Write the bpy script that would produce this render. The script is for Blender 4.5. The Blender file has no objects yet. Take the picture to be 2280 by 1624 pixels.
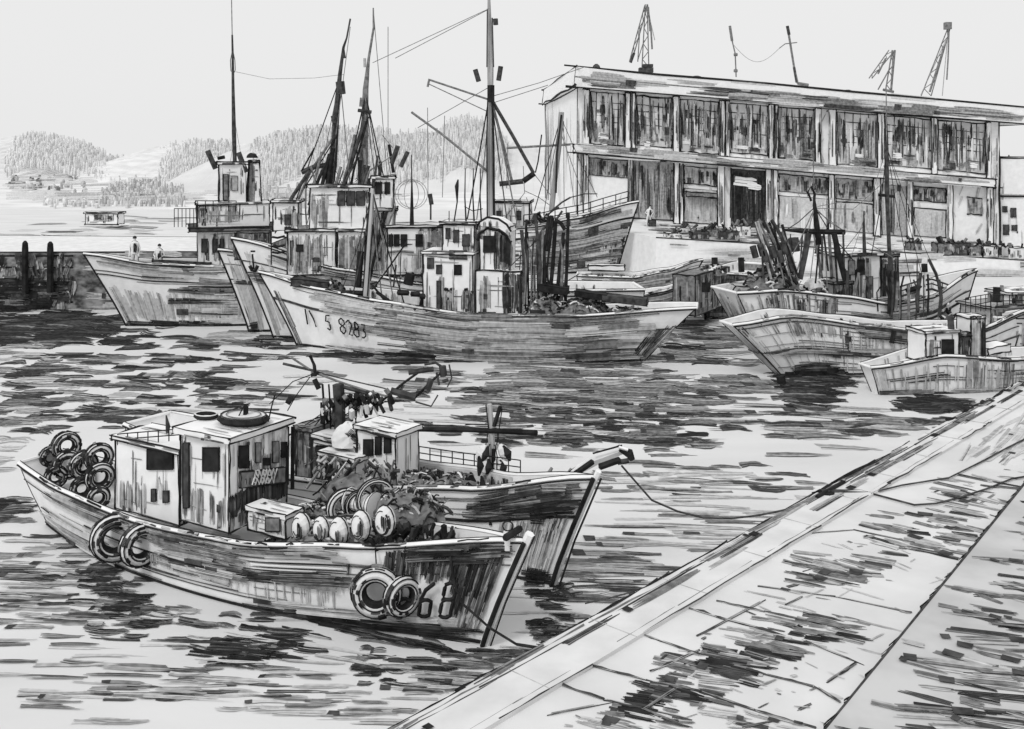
import bpy, math, random
from mathutils import Vector as V
# ------------------------------------------------------------------ camera, world, sun
SC = bpy.context.scene
F = 2280.0; CAMH = 10.5; HY = 330.0; CX = 1140.0        # focal length, eye height, horizon row, centre column
cam = bpy.data.cameras.new("camera"); co = bpy.data.objects.new("camera", cam); SC.collection.objects.link(co)
co.location = (0, 0, CAMH); co.rotation_euler = (math.radians(90), 0, 0)
cam.sensor_width = 36; cam.lens = 36; cam.shift_y = -482.0/2280.0; cam.clip_end = 3000; cam.clip_start = .5
SC.camera = co
w = bpy.data.worlds.new("World"); SC.world = w; w.use_nodes = True
nt = w.node_tree; nt.nodes.clear()
out = nt.nodes.new('ShaderNodeOutputWorld'); bg = nt.nodes.new('ShaderNodeBackground')
sky = nt.nodes.new('ShaderNodeTexSky'); sky.sky_type = 'NISHITA'; sky.sun_disc = False
SUN_EL = math.radians(48); SUN_ROT = math.radians(215)
sky.sun_elevation = SUN_EL; sky.sun_rotation = SUN_ROT; sky.dust_density = 4; sky.air_density = 1
bw = nt.nodes.new('ShaderNodeRGBToBW'); mx = nt.nodes.new('ShaderNodeMix'); mx.data_type = 'RGBA'
mx.inputs[0].default_value = .93; mx.inputs[7].default_value = (8.3, 8.3, 8.3, 1)     # even overcast over the clear sky
nt.links.new(sky.outputs[0], bw.inputs[0]); nt.links.new(bw.outputs[0], mx.inputs[6]); nt.links.new(mx.outputs[2], bg.inputs[0])
bg.inputs[1].default_value = .1; nt.links.new(bg.outputs[0], out.inputs[0])
sl = bpy.data.lights.new("sun", 'SUN'); sl.energy = 1.3; sl.angle = math.radians(14); so = bpy.data.objects.new("sun", sl)
SC.collection.objects.link(so)
sd = V((math.sin(SUN_ROT)*math.cos(SUN_EL), math.cos(SUN_ROT)*math.cos(SUN_EL), math.sin(SUN_EL)))
so.rotation_euler = sd.to_track_quat('Z', 'Y').to_euler(); so.location = (0, 0, 60)
SC.view_settings.view_transform = 'Standard'; SC.view_settings.look = 'None'; SC.view_settings.gamma = 1
SC.view_settings.exposure = 0.07
R = random.Random(11)
# ------------------------------------------------------------------ materials
MC = {}
def mat(name, a, b=None, scale=3.0, stretch=(1, 1, 1), rough=.9, lo=.35, hi=.65, detail=4):
    """plain grey a, or a broken up by a noise towards b"""
    if name in MC: return MC[name]
    m = bpy.data.materials.new(name); m.use_nodes = True; t = m.node_tree; p = t.nodes['Principled BSDF']
    p.inputs['Roughness'].default_value = rough; p.inputs['Specular IOR Level'].default_value = .15
    b = a if b is None else b
    tc = t.nodes.new('ShaderNodeTexCoord'); mp = t.nodes.new('ShaderNodeMapping'); mp.inputs['Scale'].default_value = stretch
    n = t.nodes.new('ShaderNodeTexNoise'); n.inputs['Scale'].default_value = scale; n.inputs['Detail'].default_value = detail
    r = t.nodes.new('ShaderNodeValToRGB'); r.color_ramp.elements[0].position = lo; r.color_ramp.elements[1].position = hi
    r.color_ramp.elements[0].color = (a, a, a, 1); r.color_ramp.elements[1].color = (b, b, b, 1)
    t.links.new(tc.outputs['Object'], mp.inputs[0]); t.links.new(mp.outputs[0], n.inputs[0])
    t.links.new(n.outputs[0], r.inputs[0]); t.links.new(r.outputs[0], p.inputs['Base Color'])
    MC[name] = m; return m
P = mat('white_paint', .78, .86, 2.5)
P2 = mat('weathered_white', .66, .78, 2.0)
G = mat('pale_grey', .42, .55, 2.5)
K = mat('black_ink', .010, .030, 3)
D = mat('dark_ink', .03, .085, 4)
M = mat('mid_ink', .12, .26, 5)
L = mat('light_ink', .32, .48, 5)
LL = mat('faint_ink', .50, .64, 5)
WAT = mat('water', .62, .70, .12, (1, 3, 1), rough=.55)
QUAY = mat('quay_stone', .60, .70, .6)
SHORE = mat('shore_ground', .62, .80, .08, (1, 2, 1))
RUB = mat('rubber', .012, .04, 4)
WOOD = mat('wood_grey', .24, .5, 1.2, (1, 1, .15))
HILLG = mat('hill_green', .40, .62, .12, (1, 1, .3))
TREE = mat('far_foliage', .64, .80, 3)
TREED = mat('near_foliage', .46, .62, 3)
TONES = {'g': TREE, 't': TREED, 'k': K, 'd': D, 'm': M, 'l': L, 'f': LL, 'p': P}
# ------------------------------------------------------------------ geometry helpers
def ray(px, py, d): return V(((px-CX)*d/F, d, CAMH-(py-HY)*d/F))
def gz(px, py, z=0.): 
    d = (CAMH-z)*F/(py-HY); return V(((px-CX)*d/F, d, z))
ORG = {}
LADDER = [K, D, M, L, LL]
def bristle(mb, rows, m, k=3, fade=.3):
    """a marker stroke: several filaments side by side, ragged at the tail, with thin dry gaps"""
    n = len(rows)-1; flip = R.random() < .5
    def at(u, f):
        x = min(n-1e-6, max(0, u*n)); i = int(x); t = x-i; p = rows[i][0].lerp(rows[i+1][0], t); q = rows[i][1].lerp(rows[i+1][1], t); return p.lerp(q, f)
    for j in range(k):
        f0 = j/k+(R.uniform(-.05, .03) if j else 0); f1 = (j+1)/k-(R.uniform(0, .14) if j < k-1 else 0); u0 = R.uniform(0, .05); u1 = 1-R.random()**1.6*fade
        mm = m
        if m in LADDER and R.random() < .3: mm = LADDER[min(4, max(0, LADDER.index(m)+R.choice([-1, 1, 1])))]
        fr_ = []
        for i in range(n+1):
            u = u0+(u1-u0)*i/n; w_ = 1 if i < n else R.uniform(.15, .7); c = (f0+f1)/2; uu = 1-u if flip else u
            fr_.append([at(uu, c+(f0-c)*w_), at(uu, c+(f1-c)*w_)])
        mb.grid(fr_, mm)
class MB:
    def __init__(s): s.v = []; s.f = []; s.m = []; s.mats = []
    def mi(s, m):
        if m not in s.mats: s.mats.append(m)
        return s.mats.index(m)
    def poly(s, pts, m):
        i = len(s.v); s.v += [V(p) for p in pts]; s.f.append(list(range(i, i+len(pts)))); s.m.append(s.mi(m))
    def grid(s, rows, m, close=False):
        i = len(s.v); n = len(rows[0]); k = s.mi(m)
        for r in rows: s.v += [V(p) for p in r]
        for a in range(len(rows)-1):
            for b in range(n-1 if not close else n):
                c = (b+1) % n; s.f.append([i+a*n+b, i+a*n+c, i+(a+1)*n+c, i+(a+1)*n+b]); s.m.append(k)
    def tube(s, pts, r, m, n=5):
        pts = [V(p) for p in pts]
        if len(pts) < 2: return
        rs = r if isinstance(r, (list, tuple)) else [r]*len(pts)
        rows = []
        for i, p in enumerate(pts):
            t = pts[min(i+1, len(pts)-1)]-pts[max(i-1, 0)]
            if t.length < 1e-6: t = V((0, 0, 1))
            t.normalize(); up = V((0, 0, 1)) if abs(t.z) < .95 else V((0, 1, 0))
            u = t.cross(up).normalized(); v = t.cross(u)
            rows.append([p+(u*math.cos(2*math.pi*j/n)+v*math.sin(2*math.pi*j/n))*rs[i] for j in range(n)])
        s.grid(rows, m, True); s.poly(rows[0][::-1], m); s.poly(rows[-1], m)
    def line(s, pts, px, m=None):
        """a thin round bar whose thickness is given in photo pixels at its distance"""
        pts = [V(p) for p in pts]; s.tube(pts, [px*.5*p.y/F for p in pts], m or K, 4)
    def sketch(s, a, b, px, m=None):
        """an edge drawn as a slightly wavering line that overshoots its corners"""
        e = (b-a)*R.uniform(0, .03); u = px/F*a.y; pts = []; k = R.choice([4, 5, 6])
        for i in range(k+1): pts.append((a-e).lerp(b+e, i/k)+V((R.uniform(-.4, .4), R.uniform(-.4, .4), R.uniform(-.4, .4)))*u)
        s.tube(pts, [u*.5*R.uniform(.55, 1.25) for _ in pts], m or K, 4)
    def bar(s, pts, px, m=None, n=6):
        pts = [V(p) for p in pts]
        ws = px if isinstance(px, (list, tuple)) else [px]*len(pts)
        s.tube(pts, [x*.5*p.y/F for p, x in zip(pts, ws)], m or K, n)
    def box8(s, c, m, lw=0, ink=None, fm=None):
        """c: 4 bottom corners then 4 top corners, same order round"""
        c = [V(x) for x in c]
        fs = [(0, 3, 2, 1), (4, 5, 6, 7), (0, 1, 5, 4), (1, 2, 6, 5), (2, 3, 7, 6), (3, 0, 4, 7)]
        for i, q in enumerate(fs): s.poly([c[j] for j in q], (fm or {}).get(i, m))
        if lw:
            for a, b in ((0, 1), (1, 2), (2, 3), (3, 0), (4, 5), (5, 6), (6, 7), (7, 4), (0, 4), (1, 5), (2, 6), (3, 7)):
                if R.random() < .93:
                    s.sketch(c[a], c[b], lw*R.uniform(.6, 1.3), ink)
    def stroke(s, p, q, wd, nrm, m, off=.02, cap=None, bow=0):
        """one flat marker stroke lying on a surface"""
        p = V(p); q = V(q); d = q-p; 
        if d.length < 1e-6: return
        sd_ = nrm.cross(d).normalized(); o = nrm*off*R.uniform(.5, 1.5); rows = []
        k = 4
        for i in range(k+1):
            t = i/k; c = p+d*t+o+sd_*bow*math.sin(math.pi*t); h = wd*.5*(R.uniform(.82, 1.12))*(1 if i < k else R.uniform(.5, 1))
            e = d*R.uniform(-.03, .03); rows.append([c-sd_*h+e, c+sd_*h-e])
        bristle(s, rows, m, 3 if wd*F/max(1, p.y) > 5 else 2)
        if cap:
            c = p if R.random() < .5 else q-d.normalized()*min(d.length*.5, wd*1.4); e = d.normalized()*min(d.length*.4, wd*R.uniform(.7, 2)); o2 = o+nrm*off*1.2
            s.poly([c-sd_*wd*.5+o2, c+e-sd_*wd*.52+o2, c+e*1.1+sd_*wd*.5+o2, c+sd_*wd*.53+o2], cap)
    def hatch(s, a, b, c, d, n, tones, ln=(.3, 1), wpx=5, vert=True, off=.02, nrm=None, slant=0):  # ink strokes; the darker ones partly paint shading onto the surface
        """n strokes over the quad a b (bottom) c d (top, c over b)"""
        a, b, c, d = V(a), V(b), V(c), V(d)
        nr = nrm or (b-a).cross(d-a).normalized()
        if nrm is None and nr.dot(V((0, 0, CAMH))-a) < 0: nr = -nr
        at = lambda u, v: (a*(1-u)+b*u)*(1-v)+(d*(1-u)+c*u)*v
        for i in range(n):
            l = R.uniform(*ln); u = R.random(); v = R.random()
            if vert:
                v0 = R.uniform(0, max(0, 1-l)); p = at(u, v0); q = at(min(1, max(0, u+slant+R.uniform(-.02, .02))), min(1, v0+l))
            else:
                u0 = R.uniform(0, max(0, 1-l)); p = at(u0, v); q = at(min(1, u0+l), min(1, max(0, v+slant+R.uniform(-.03, .03))))
            t = R.choice(tones); s.stroke(p, q, wpx*R.uniform(.5, 1.5)*p.y/F, nr, TONES[t], off, TONES['d'] if t in 'ml' and R.random() < .08 else None)
    def build(s, name, parent=None, org=None):
        me = bpy.data.meshes.new(name); o = bpy.data.objects.new(name, me); SC.collection.objects.link(o)
        og = ORG[parent.name] if parent else V(org or (0, 0, 0)); ORG[o.name] = og
        me.from_pydata([tuple(x-og) for x in s.v], [], s.f)
        for m in s.mats: me.materials.append(m)
        me.polygons.foreach_set('material_index', s.m); me.update()
        if parent: o.parent = parent
        else: o.location = og
        return o
def tag(o, label=None, cat=None, group=None, kind=None):
    if label: o['label'] = label
    if cat: o['category'] = cat
    if group: o['group'] = group
    if kind: o['kind'] = kind
    return o
def thing(name, label, cat, loc, group=None):
    o = bpy.data.objects.new(name, None); SC.collection.objects.link(o); o.location = loc; o.empty_display_size = .3
    ORG[o.name] = V(loc); return tag(o, label, cat, group)
class Fr:
    """frame of a thing on the water: a along it, l sideways (positive towards the camera), z up"""
    def __init__(s, O, E):
        s.O = V((O[0], O[1], 0)); d = V((E[0], E[1], 0))-s.O; s.L = d.length; s.D = d.normalized()
        s.N = V((-s.D.y, s.D.x, 0)); 
        if s.N.y > 0: s.N = -s.N
    def P(s, a, l, z): return s.O+s.D*a+s.N*l+V((0, 0, z))
    def ax(s, px, l=0):
        k = (px-CX)/F; return (k*(s.O.y+s.N.y*l)-s.O.x-s.N.x*l)/(s.D.x-k*s.D.y)
    def lx(s, px, a):
        k = (px-CX)/F; return (k*(s.O.y+s.D.y*a)-s.O.x-s.D.x*a)/(s.N.x-k*s.N.y)
    def zy(s, py, a, l): return CAMH-(py-HY)*(s.O.y+s.D.y*a+s.N.y*l)/F
    def Q(s, px, py, l): a = s.ax(px, l); return s.P(a, l, s.zy(py, a, l))
    def QA(s, px, py, a): l = s.lx(px, a); return s.P(a, l, s.zy(py, a, l))
class Hull:
    def __init__(s, fr, W, zs, rb=1.5, rs=.3, stern=.75, bowp=2.2, keel=-.4, bul=.8, lw=5, flare=.55):
        s.fr = fr; s.W = W; s.zs = zs; s.rb = rb; s.rs = rs; s.st = stern; s.bp = bowp; s.keel = keel; s.bul = bul; s.lw = lw; s.fl = flare
    def sheer(s, x):
        z = s.zs
        for (a, za), (b, zb) in zip(z, z[1:]):
            if x <= b: 
                t = (x-a)/(b-a); t = t*t*(3-2*t)*.5+t*.5; return za+(zb-za)*t
        return z[-1][1]
    def half(s, x):
        if x < .45: 
            t = x/.45; return s.W/2*(s.st+(1-s.st)*math.sin(t*math.pi/2)**.8)
        return s.W/2*max(0, 1-((x-.45)/.55)**s.bp)
    def side(s, x, t, sg=1, inset=0):
        x = min(1, max(0, x)); L = s.fr.L; bw_ = max(0, (x-.55)/.45); sw = max(0, (.3-x)/.3)
        z = s.keel+(s.sheer(x)-s.keel)*t; tw = max(0, min(1, t))
        h = s.half(x)*(1-(1-tw)**1.5*(.12+s.fl*bw_**2+.45*sw**2))
        t = max(t, 0); a = L*x+s.rb*(t**1.15-.15)*bw_**3-s.rs*(t**1.1-.15)*sw**2
        return s.fr.P(a, sg*max(0, h-inset), z)
    def spx(s, px, t=.6):
        best = (1e9, 0)
        for i in range(201):
            p = s.side(i/200, t); e = abs(p.x/p.y*F+CX-px)
            if e < best[0]: best = (e, i/200)
        return best[1]
    def nrm(s, x, t):
        e = 1e-3; du = s.side(min(1, x+e), t)-s.side(max(0, x-e), t); dt = s.side(x, t+e)-s.side(x, t-e)
        n = du.cross(dt); n = n.normalized() if n.length > 0 else s.fr.N
        return n if n.dot(s.fr.N) > 0 else -n
    def hstroke(s, mb, px0, px1, t, wpx, m, cap=None, dt=0, off=.07):
        s0, s1 = s.spx(px0, t), s.spx(px1, t); k = max(3, int(abs(s1-s0)*30)); rows = []; o = off*R.uniform(.6, 1.6)
        for i in range(k+1):
            x = s0+(s1-s0)*i/k; tt = t+dt*i/k; n = s.nrm(x, tt); p = s.side(x, tt)+n*o; h = wpx*.5*p.y/F*R.uniform(.85, 1.12)
            rows.append([p-V((0, 0, h)), p+V((0, 0, h))])
        bristle(mb, rows, m, 4 if wpx > 7 else 2)
        if cap:
            i = 0 if R.random() < .6 else k-1; n = s.nrm(s0, t)*.03; a, b = rows[i], rows[i+1]
            mb.poly([a[0]+n, b[0]+n, b[1]+n, a[1]+n], cap)
    def vstroke(s, mb, px, t0, t1, wpx, m, off=.03, lean=0):
        x = s.spx(px, t0); rows = []; o = off*R.uniform(.6, 1.6)
        for i in range(5):
            t = t0+(t1-t0)*i/4; xx = min(.985, max(.005, x+lean*i/4)); n = s.nrm(xx, t); p = s.side(xx, t)+n*o; h = s.fr.D*(wpx*.5*p.y/F*R.uniform(.7, 1.2))
            rows.append([p-h, p+h])
        bristle(mb, rows, m, 3 if wpx > 6 else 1, .4)
    def hh(s, mb, n, px0, px1, t0, t1, tones, lpx=(60, 160), wpx=10):  # strokes along the hull, in part shading laid on as ink tone
        for i in range(n):
            l = R.uniform(*lpx); a = R.uniform(min(px0, px1), max(min(px0, px1)+1, max(px0, px1)-l)); t = R.choice(tones)
            s.hstroke(mb, a, min(a+l, max(px0, px1)), R.uniform(t0, t1), wpx*R.uniform(.6, 1.4), TONES[t], TONES['d'] if t in 'ml' and R.random() < .06 else None, R.uniform(-.03, .03))
    def vh(s, mb, n, px0, px1, t0, t1, tones, wpx=4, lean=0, ln=(.4, 1)):
        for i in range(n):
            l = (t1-t0)*R.uniform(*ln); a = R.uniform(t0, t1-l)
            s.vstroke(mb, R.uniform(px0, px1), a, a+l, wpx*R.uniform(.5, 1.5), TONES[R.choice(tones)], lean=lean)
    def glyphs(s, mb, text, px0, t0, wpx, hpx, lw, m, gap=.35, drop=0):
        for ch in text:
            if ch != ' ':
                for pl in GLY[ch]:
                    pts = []
                    for gx, gy in pl:
                        px = px0+gx*wpx; p0 = s.side(s.spx(px, t0), t0); hz = (s.sheer(.5)-s.keel)
                        t = t0+gy*hpx*p0.y/F/hz; x = s.spx(px, t0); pts.append(s.side(x, t)+s.nrm(x, t)*.14)
                    mb.line(pts, lw, m)
            px0 += wpx*(1+gap); t0 -= drop
    def build(s, root, fn=None, hm=None, lines=True, gun=None, strakes=(), deckm=None):
        hm = hm or P; lw = s.lw; NS = 40; xs = [i/NS for i in range(NS+1)]; ts = [0, .2, .4, .6, .8, 1]
        mb = MB()
        for sg in (1, -1): mb.grid([[s.side(x, t, sg) for x in xs] for t in ts], hm)
        mb.grid([[s.side(0, t, 1), s.side(0, t, -1)] for t in ts], hm)
        if lines:
            mb.line([s.side(1, t)+s.fr.D*.02 for t in ts], lw*1.3)
            for sg in (1, -1): mb.line([s.side(0, t, sg) for t in ts], lw*.8)
            tw = -s.keel/(s.sheer(.5)-s.keel)
            mb.line([s.side(x, -s.keel/(s.sheer(x)-s.keel)+.015)+s.nrm(x, .2)*.02 for x in xs], lw*1.5)
        for t, k, m in strakes: mb.line([s.side(x, t)+s.nrm(x, t)*.03 for x in xs], lw*k, m)
        for i in range(34):     # seams between the planks
            x0 = R.uniform(0, .9); x1 = min(1, x0+R.uniform(.05, .3)); t = R.uniform(.25, .96); dt = R.uniform(-.02, .02)
            if t < .66: x0 *= .7; x1 = min(x1, .72)
            mb.line([s.side(x0+(x1-x0)*j/6, t+dt*j/6)+s.nrm(x0+(x1-x0)*j/6, t)*.025 for j in range(7)], lw*R.uniform(.3, .7), R.choice([K, D, M, M]))
        if fn: fn(mb)
        h = mb.build('hull', root)
        d = MB(); dm = deckm or P2
        zd = lambda x: s.sheer(x)-s.bul
        tI = lambda x: 1-s.bul/(s.sheer(x)-s.keel)
        for sg in (1, -1):
            d.grid([[s.side(x, 1, sg, .1) for x in xs], [s.side(x, tI(x), sg, .1) for x in xs]], P2)
        d.grid([[s.side(x, tI(x), 1, .1) for x in xs], [s.side(x, tI(x), -1, .1) for x in xs]], dm)
        n = int(26)
        for i in range(n):      # frames and planks inside the far bulwark
            x = R.uniform(.06, .9); p, q = s.side(x, tI(x), -1, .12), s.side(x, .97, -1, .12); d.stroke(p, q, 6*p.y/F*R.uniform(.5, 1.8), s.fr.N, R.choice([M, L, D, L]), .02)
        for i in range(n):
            x = R.uniform(.08, .8); hh_ = s.half(x)*.8; l = R.uniform(-hh_, hh_); a = R.uniform(.03, .1)
            p, q = s.fr.P(s.fr.L*x, l, zd(x)), s.fr.P(s.fr.L*(x+a), l, zd(x+a)); d.stroke(p, q, .12, V((0, 0, 1)), R.choice([L, LL, M]), .03)
        d.build('deck', root)
        g = MB()
        rr = .018+lw*.0003*s.side(.5, 1).y
        ring = [s.side(x, 1, 1) for x in xs]+[s.side(x, 1, -1) for x in xs[::-1]]; ring.append(ring[0])
        g.tube(ring, rr, gun or P, 6)
        g.line([s.side(x, 1, 1)+s.fr.N*rr-V((0, 0, rr*.9)) for x in xs], lw*.9)
        g.line([s.side(x, 1, 1, .05)+V((0, 0, rr)) for x in xs], lw*.45)
        g.line([s.side(x, 1, -1)+V((0, 0, rr)) for x in xs], lw*.6)
        for i in range(26):
            x = R.uniform(.02, .95); e = R.uniform(.01, .06); g.line([s.side(min(1, x+e*j/3), 1, 1)+V((0, 0, rr*R.uniform(.2, 1.0)))+s.fr.N*rr*R.uniform(.2, .9) for j in range(4)], lw*R.uniform(.5, 1.5), R.choice([D, M, L, K, M]))
        g.build('gunwale', root)
        return h
def arc(cx, cy, rx, ry, a0, a1, n=10): return [(cx+rx*math.cos(math.radians(a0+(a1-a0)*i/n)), cy+ry*math.sin(math.radians(a0+(a1-a0)*i/n))) for i in range(n+1)]
GLY = {'8': [arc(.5, .75, .36, .25, 0, 360, 14), arc(.5, .25, .42, .27, 0, 360, 14)],
       '6': [[(.85, 1.0), (.5, .8), (.25, .5), (.12, .25)], arc(.5, .25, .4, .26, 0, 360, 14)],
       '2': [arc(.5, .75, .35, .25, 160, -30, 8)+[(.2, .02), (.85, .0)]],
       '3': [[(.1, .95), (.75, .97), (.4, .58)]+arc(.42, .3, .38, .29, 70, -130, 8)],
       '5': [[(.9, .98), (.4, .95), (.2, .55)]+arc(.48, .3, .38, .29, 110, -140, 8)],
       '/': [[(.75, 1), (.15, 0)]], '|': [[(.3, 1), (.5, .5), (.55, 0)]], 'o': [arc(.5, .28, .4, .27, 0, 360, 14)]}
def cabin(root, fr, name, px0, px1, y0, y1, l0, l1, m=P, lw=4, taper=.0, hatch=(), z0=None, parent=None, roof=True, roofm=None, over=.12, fhatch=(), rake=0):
    """a deckhouse; near side spans px0..px1, top y0, bottom y1.  hatch: list of (n, tones, u0,u1,v0,v1, wpx) on the near side, fhatch the same on the forward end"""
    a0, a1 = fr.ax(px0, l1), fr.ax(px1, l1); am = (a0+a1)/2; zt = fr.zy(y0, am, l1); zb = fr.zy(y1, am, l1) if z0 is None else z0
    if a0 > a1: a0, a1 = a1, a0
    t = taper; c = [fr.P(a0, l0, zb), fr.P(a1, l0, zb), fr.P(a1, l1, zb), fr.P(a0, l1, zb),
         fr.P(a0+t, l0+t, zt), fr.P(a1-t+rake, l0+t, zt), fr.P(a1-t+rake, l1-t, zt), fr.P(a0+t, l1-t, zt)]
    mb = MB(); mb.box8(c, m, lw)
    lt = (a0, a1) if fr.D.x > 0 else (a1, a0)           # left and right on screen
    A, B = (3, 2) if fr.D.x > 0 else (2, 3)
    q = [c[A], c[B], c[B+4], c[A+4]]
    def sub(q, u0, u1, v0, v1):
        at = lambda u, v: (q[0]*(1-u)+q[1]*u)*(1-v)+(q[3]*(1-u)+q[2]*u)*v
        return at(u0, v0), at(u1, v0), at(u1, v1), at(u0, v1)
    for (n, tn, u0, u1, v0, v1, wp) in hatch: mb.hatch(*sub(q, u0, u1, v0, v1), n, tn, (.5, 1), wp)
    fq = [c[2], c[1], c[5], c[6]] if fr.D.x > 0 else [c[1], c[2], c[6], c[5]]
    bq = [c[0], c[3], c[7], c[4]]
    vis = fq if (fq[1]-fq[0]).cross(fq[3]-fq[0]).dot(V((0, 0, CAMH))-fq[0])*(1) > 0 else bq
    for (n, tn, u0, u1, v0, v1, wp) in fhatch: mb.hatch(*sub(fq, u0, u1, v0, v1), n, tn, (.5, 1), wp)
    mb.hatch(*q, 9, 'dmkml', (.15, .8), 2.6); mb.hatch(*q, 5, 'dml', (.2, .7), 2.2, False)
    if (fq[1]-fq[0]).cross(fq[3]-fq[0]).length > 0: mb.hatch(*fq, 6, 'dmlk', (.2, .8), 2.6, nrm=fr.D)
    for i_, j_ in ((0, 1), (1, 2), (2, 3), (3, 0)): mb.sketch(q[i_]+fr.N*.03+V((R.uniform(-.04, .04), 0, R.uniform(-.04, .04))), q[j_]+fr.N*.03+V((R.uniform(-.04, .04), 0, R.uniform(-.04, .04))), lw*.6)
    o = mb.build(name, parent or root)
    o2 = None
    if roof:
        r = MB(); e = over; h = .1+over*.3
        rc = [fr.P(a0-e+t, l0-e+t, zt), fr.P(a1+e-t+rake, l0-e+t, zt), fr.P(a1+e-t+rake, l1+e-t, zt), fr.P(a0-e+t, l1+e-t, zt)]
        r.box8(rc+[x+V((0, 0, h)) for x in rc], roofm or m, lw); 
        tq = [x+V((0, 0, h)) for x in (rc[0], rc[1], rc[2], rc[3])]; r.hatch(tq[0], tq[1], tq[2], tq[3], 9, 'flm', (.15, .6), 5, False, .02, nrm=UP)
        r.hatch(rc[3], rc[2], rc[2]+V((0, 0, h)), rc[3]+V((0, 0, h)), 4, 'dm', (.1, .5), 5, False, .02)
        o2 = r.build('roof', o)
    o_info = dict(o=o, a0=a0, a1=a1, l0=l0, l1=l1, z0=zb, z1=zt, roof=o2, root=root)
    return o_info
def panel(fr, parent, name, px0, px1, y0, y1, l=None, a=None, m=D, th=.05, lw=3, frame=True, hat=None, out=1, poly=None):
    """window, door or board fixed to the side (l) or end (a) face of a deckhouse"""
    if l is not None: f = lambda x, y: fr.Q(x, y, l); n = fr.N
    else: f = lambda x, y: fr.QA(x, y, a); n = fr.D*out
    q = [f(px0, y1), f(px1, y1), f(px1, y0), f(px0, y0)]
    mb = MB(); inn = [p-n*.02 for p in q]; ou = [p+n*th for p in q]
    mb.box8([inn[0], inn[1], ou[1], ou[0], inn[3], inn[2], ou[2], ou[3]], m)
    if frame: mb.line(ou+[ou[0]], lw)
    if hat: mb.hatch(*ou, hat[0], hat[1], (.4, 1), hat[2], nrm=n)
    return mb.build(name, parent)
def torus(mb, c, axis, Rr, r, m_out, m_in, n=22, k=9, lines=2.5, squash=1.0):
    c = V(c); ax = V(axis).normalized(); up = V((0, 0, 1)) if abs(ax.z) < .9 else V((1, 0, 0))
    u = ax.cross(up).normalized(); v = u.cross(ax); i0 = len(mb.v); ko, ki = mb.mi(m_out), mb.mi(m_in)
    for i in range(n):
        a = 2*math.pi*i/n; d = u*math.cos(a)+v*math.sin(a)*squash
        for j in range(k):
            b = 2*math.pi*j/k; mb.v.append(c+d*(Rr+r*math.cos(b))+ax*r*1.15*math.sin(b))
    for i in range(n):
        for j in range(k):
            i2, j2 = (i+1) % n, (j+1) % k; mb.f.append([i0+i*k+j, i0+i2*k+j, i0+i2*k+j2, i0+i*k+j2])
            b = math.cos(2*math.pi*(j+.5)/k); mb.m.append(ki if b < -.25 else ko)
    for rr, o in ((Rr+r*1.0, .2*r), (Rr-.2*r, 1.17*r), (Rr+.75*r, -1*r), (Rr+.72*r, .95*r)):
        pts = [c+(u*math.cos(2*math.pi*i/n)+v*math.sin(2*math.pi*i/n)*squash)*rr+ax*o for i in range(n+1)]; mb.line(pts, lines)
UP = V((0, 0, 1))
# ------------------------------------------------------------------ setting: water, quay, shore, hills
mb = MB(); mb.poly([(-700, -30, 0), (700, -30, 0), (700, 900, 0), (-700, 900, 0)], WAT); tag(mb.build('water'), kind='structure')
water_ink = MB()
def water_stroke(px, py, lpx, wpx, m, slope=0., cap=None):
    p = gz(px, py); q = gz(px+lpx, py+slope*lpx); z = V((0, 0, R.uniform(.006, .03)))
    d = (p.y+q.y)/2; h = wpx*d*d/(CAMH*F)*.5; rows = []
    for i in range(7):
        c = p.lerp(q, i/6)+z; k = h*R.uniform(.78, 1.15)*(1 if i < 5 else R.uniform(.35, .9))
        e = V((1, 0, 0))*R.uniform(-.02, .02)*(q-p).length
        rows.append([c+V((0, -k, 0))+e, c+V((0, k, 0))-e])
    bw_ = R.uniform(-.5, .5)*h
    for i in range(7):
        for q_ in rows[i]: q_.y += bw_*math.sin(math.pi*i/6)*2
    bristle(water_ink, rows, m, 5 if wpx > 8 else 3, .35)
    if cap: 
        i = R.choice([0, 0, 5]); a, b = rows[i], rows[i+1]; zz = V((0, 0, .006)); water_ink.poly([a[0]+zz, b[0]+zz, b[1]+zz, a[1]+zz], cap)
def ripples_and_shade(x0, y0, x1, y1, n, tones, lp=(50, 130), wp=(6, 13), sl=(-.01, .06)):
    for i in range(int(n*1.15)):
        t = R.choice(tones); l = R.uniform(*lp); v = R.triangular(-.12, 1.12); g = .5*abs(2*v-1)*R.uniform(0, .5)*(x1-x0)
        water_stroke(R.triangular(x0-.18*(x1-x0)+g, x1+.18*(x1-x0)-g)-l*.5, y0+(y1-y0)*v, l, R.uniform(*wp), TONES[t], R.uniform(*sl), TONES['d'] if t in 'ml' and R.random() < .14 else None)
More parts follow.
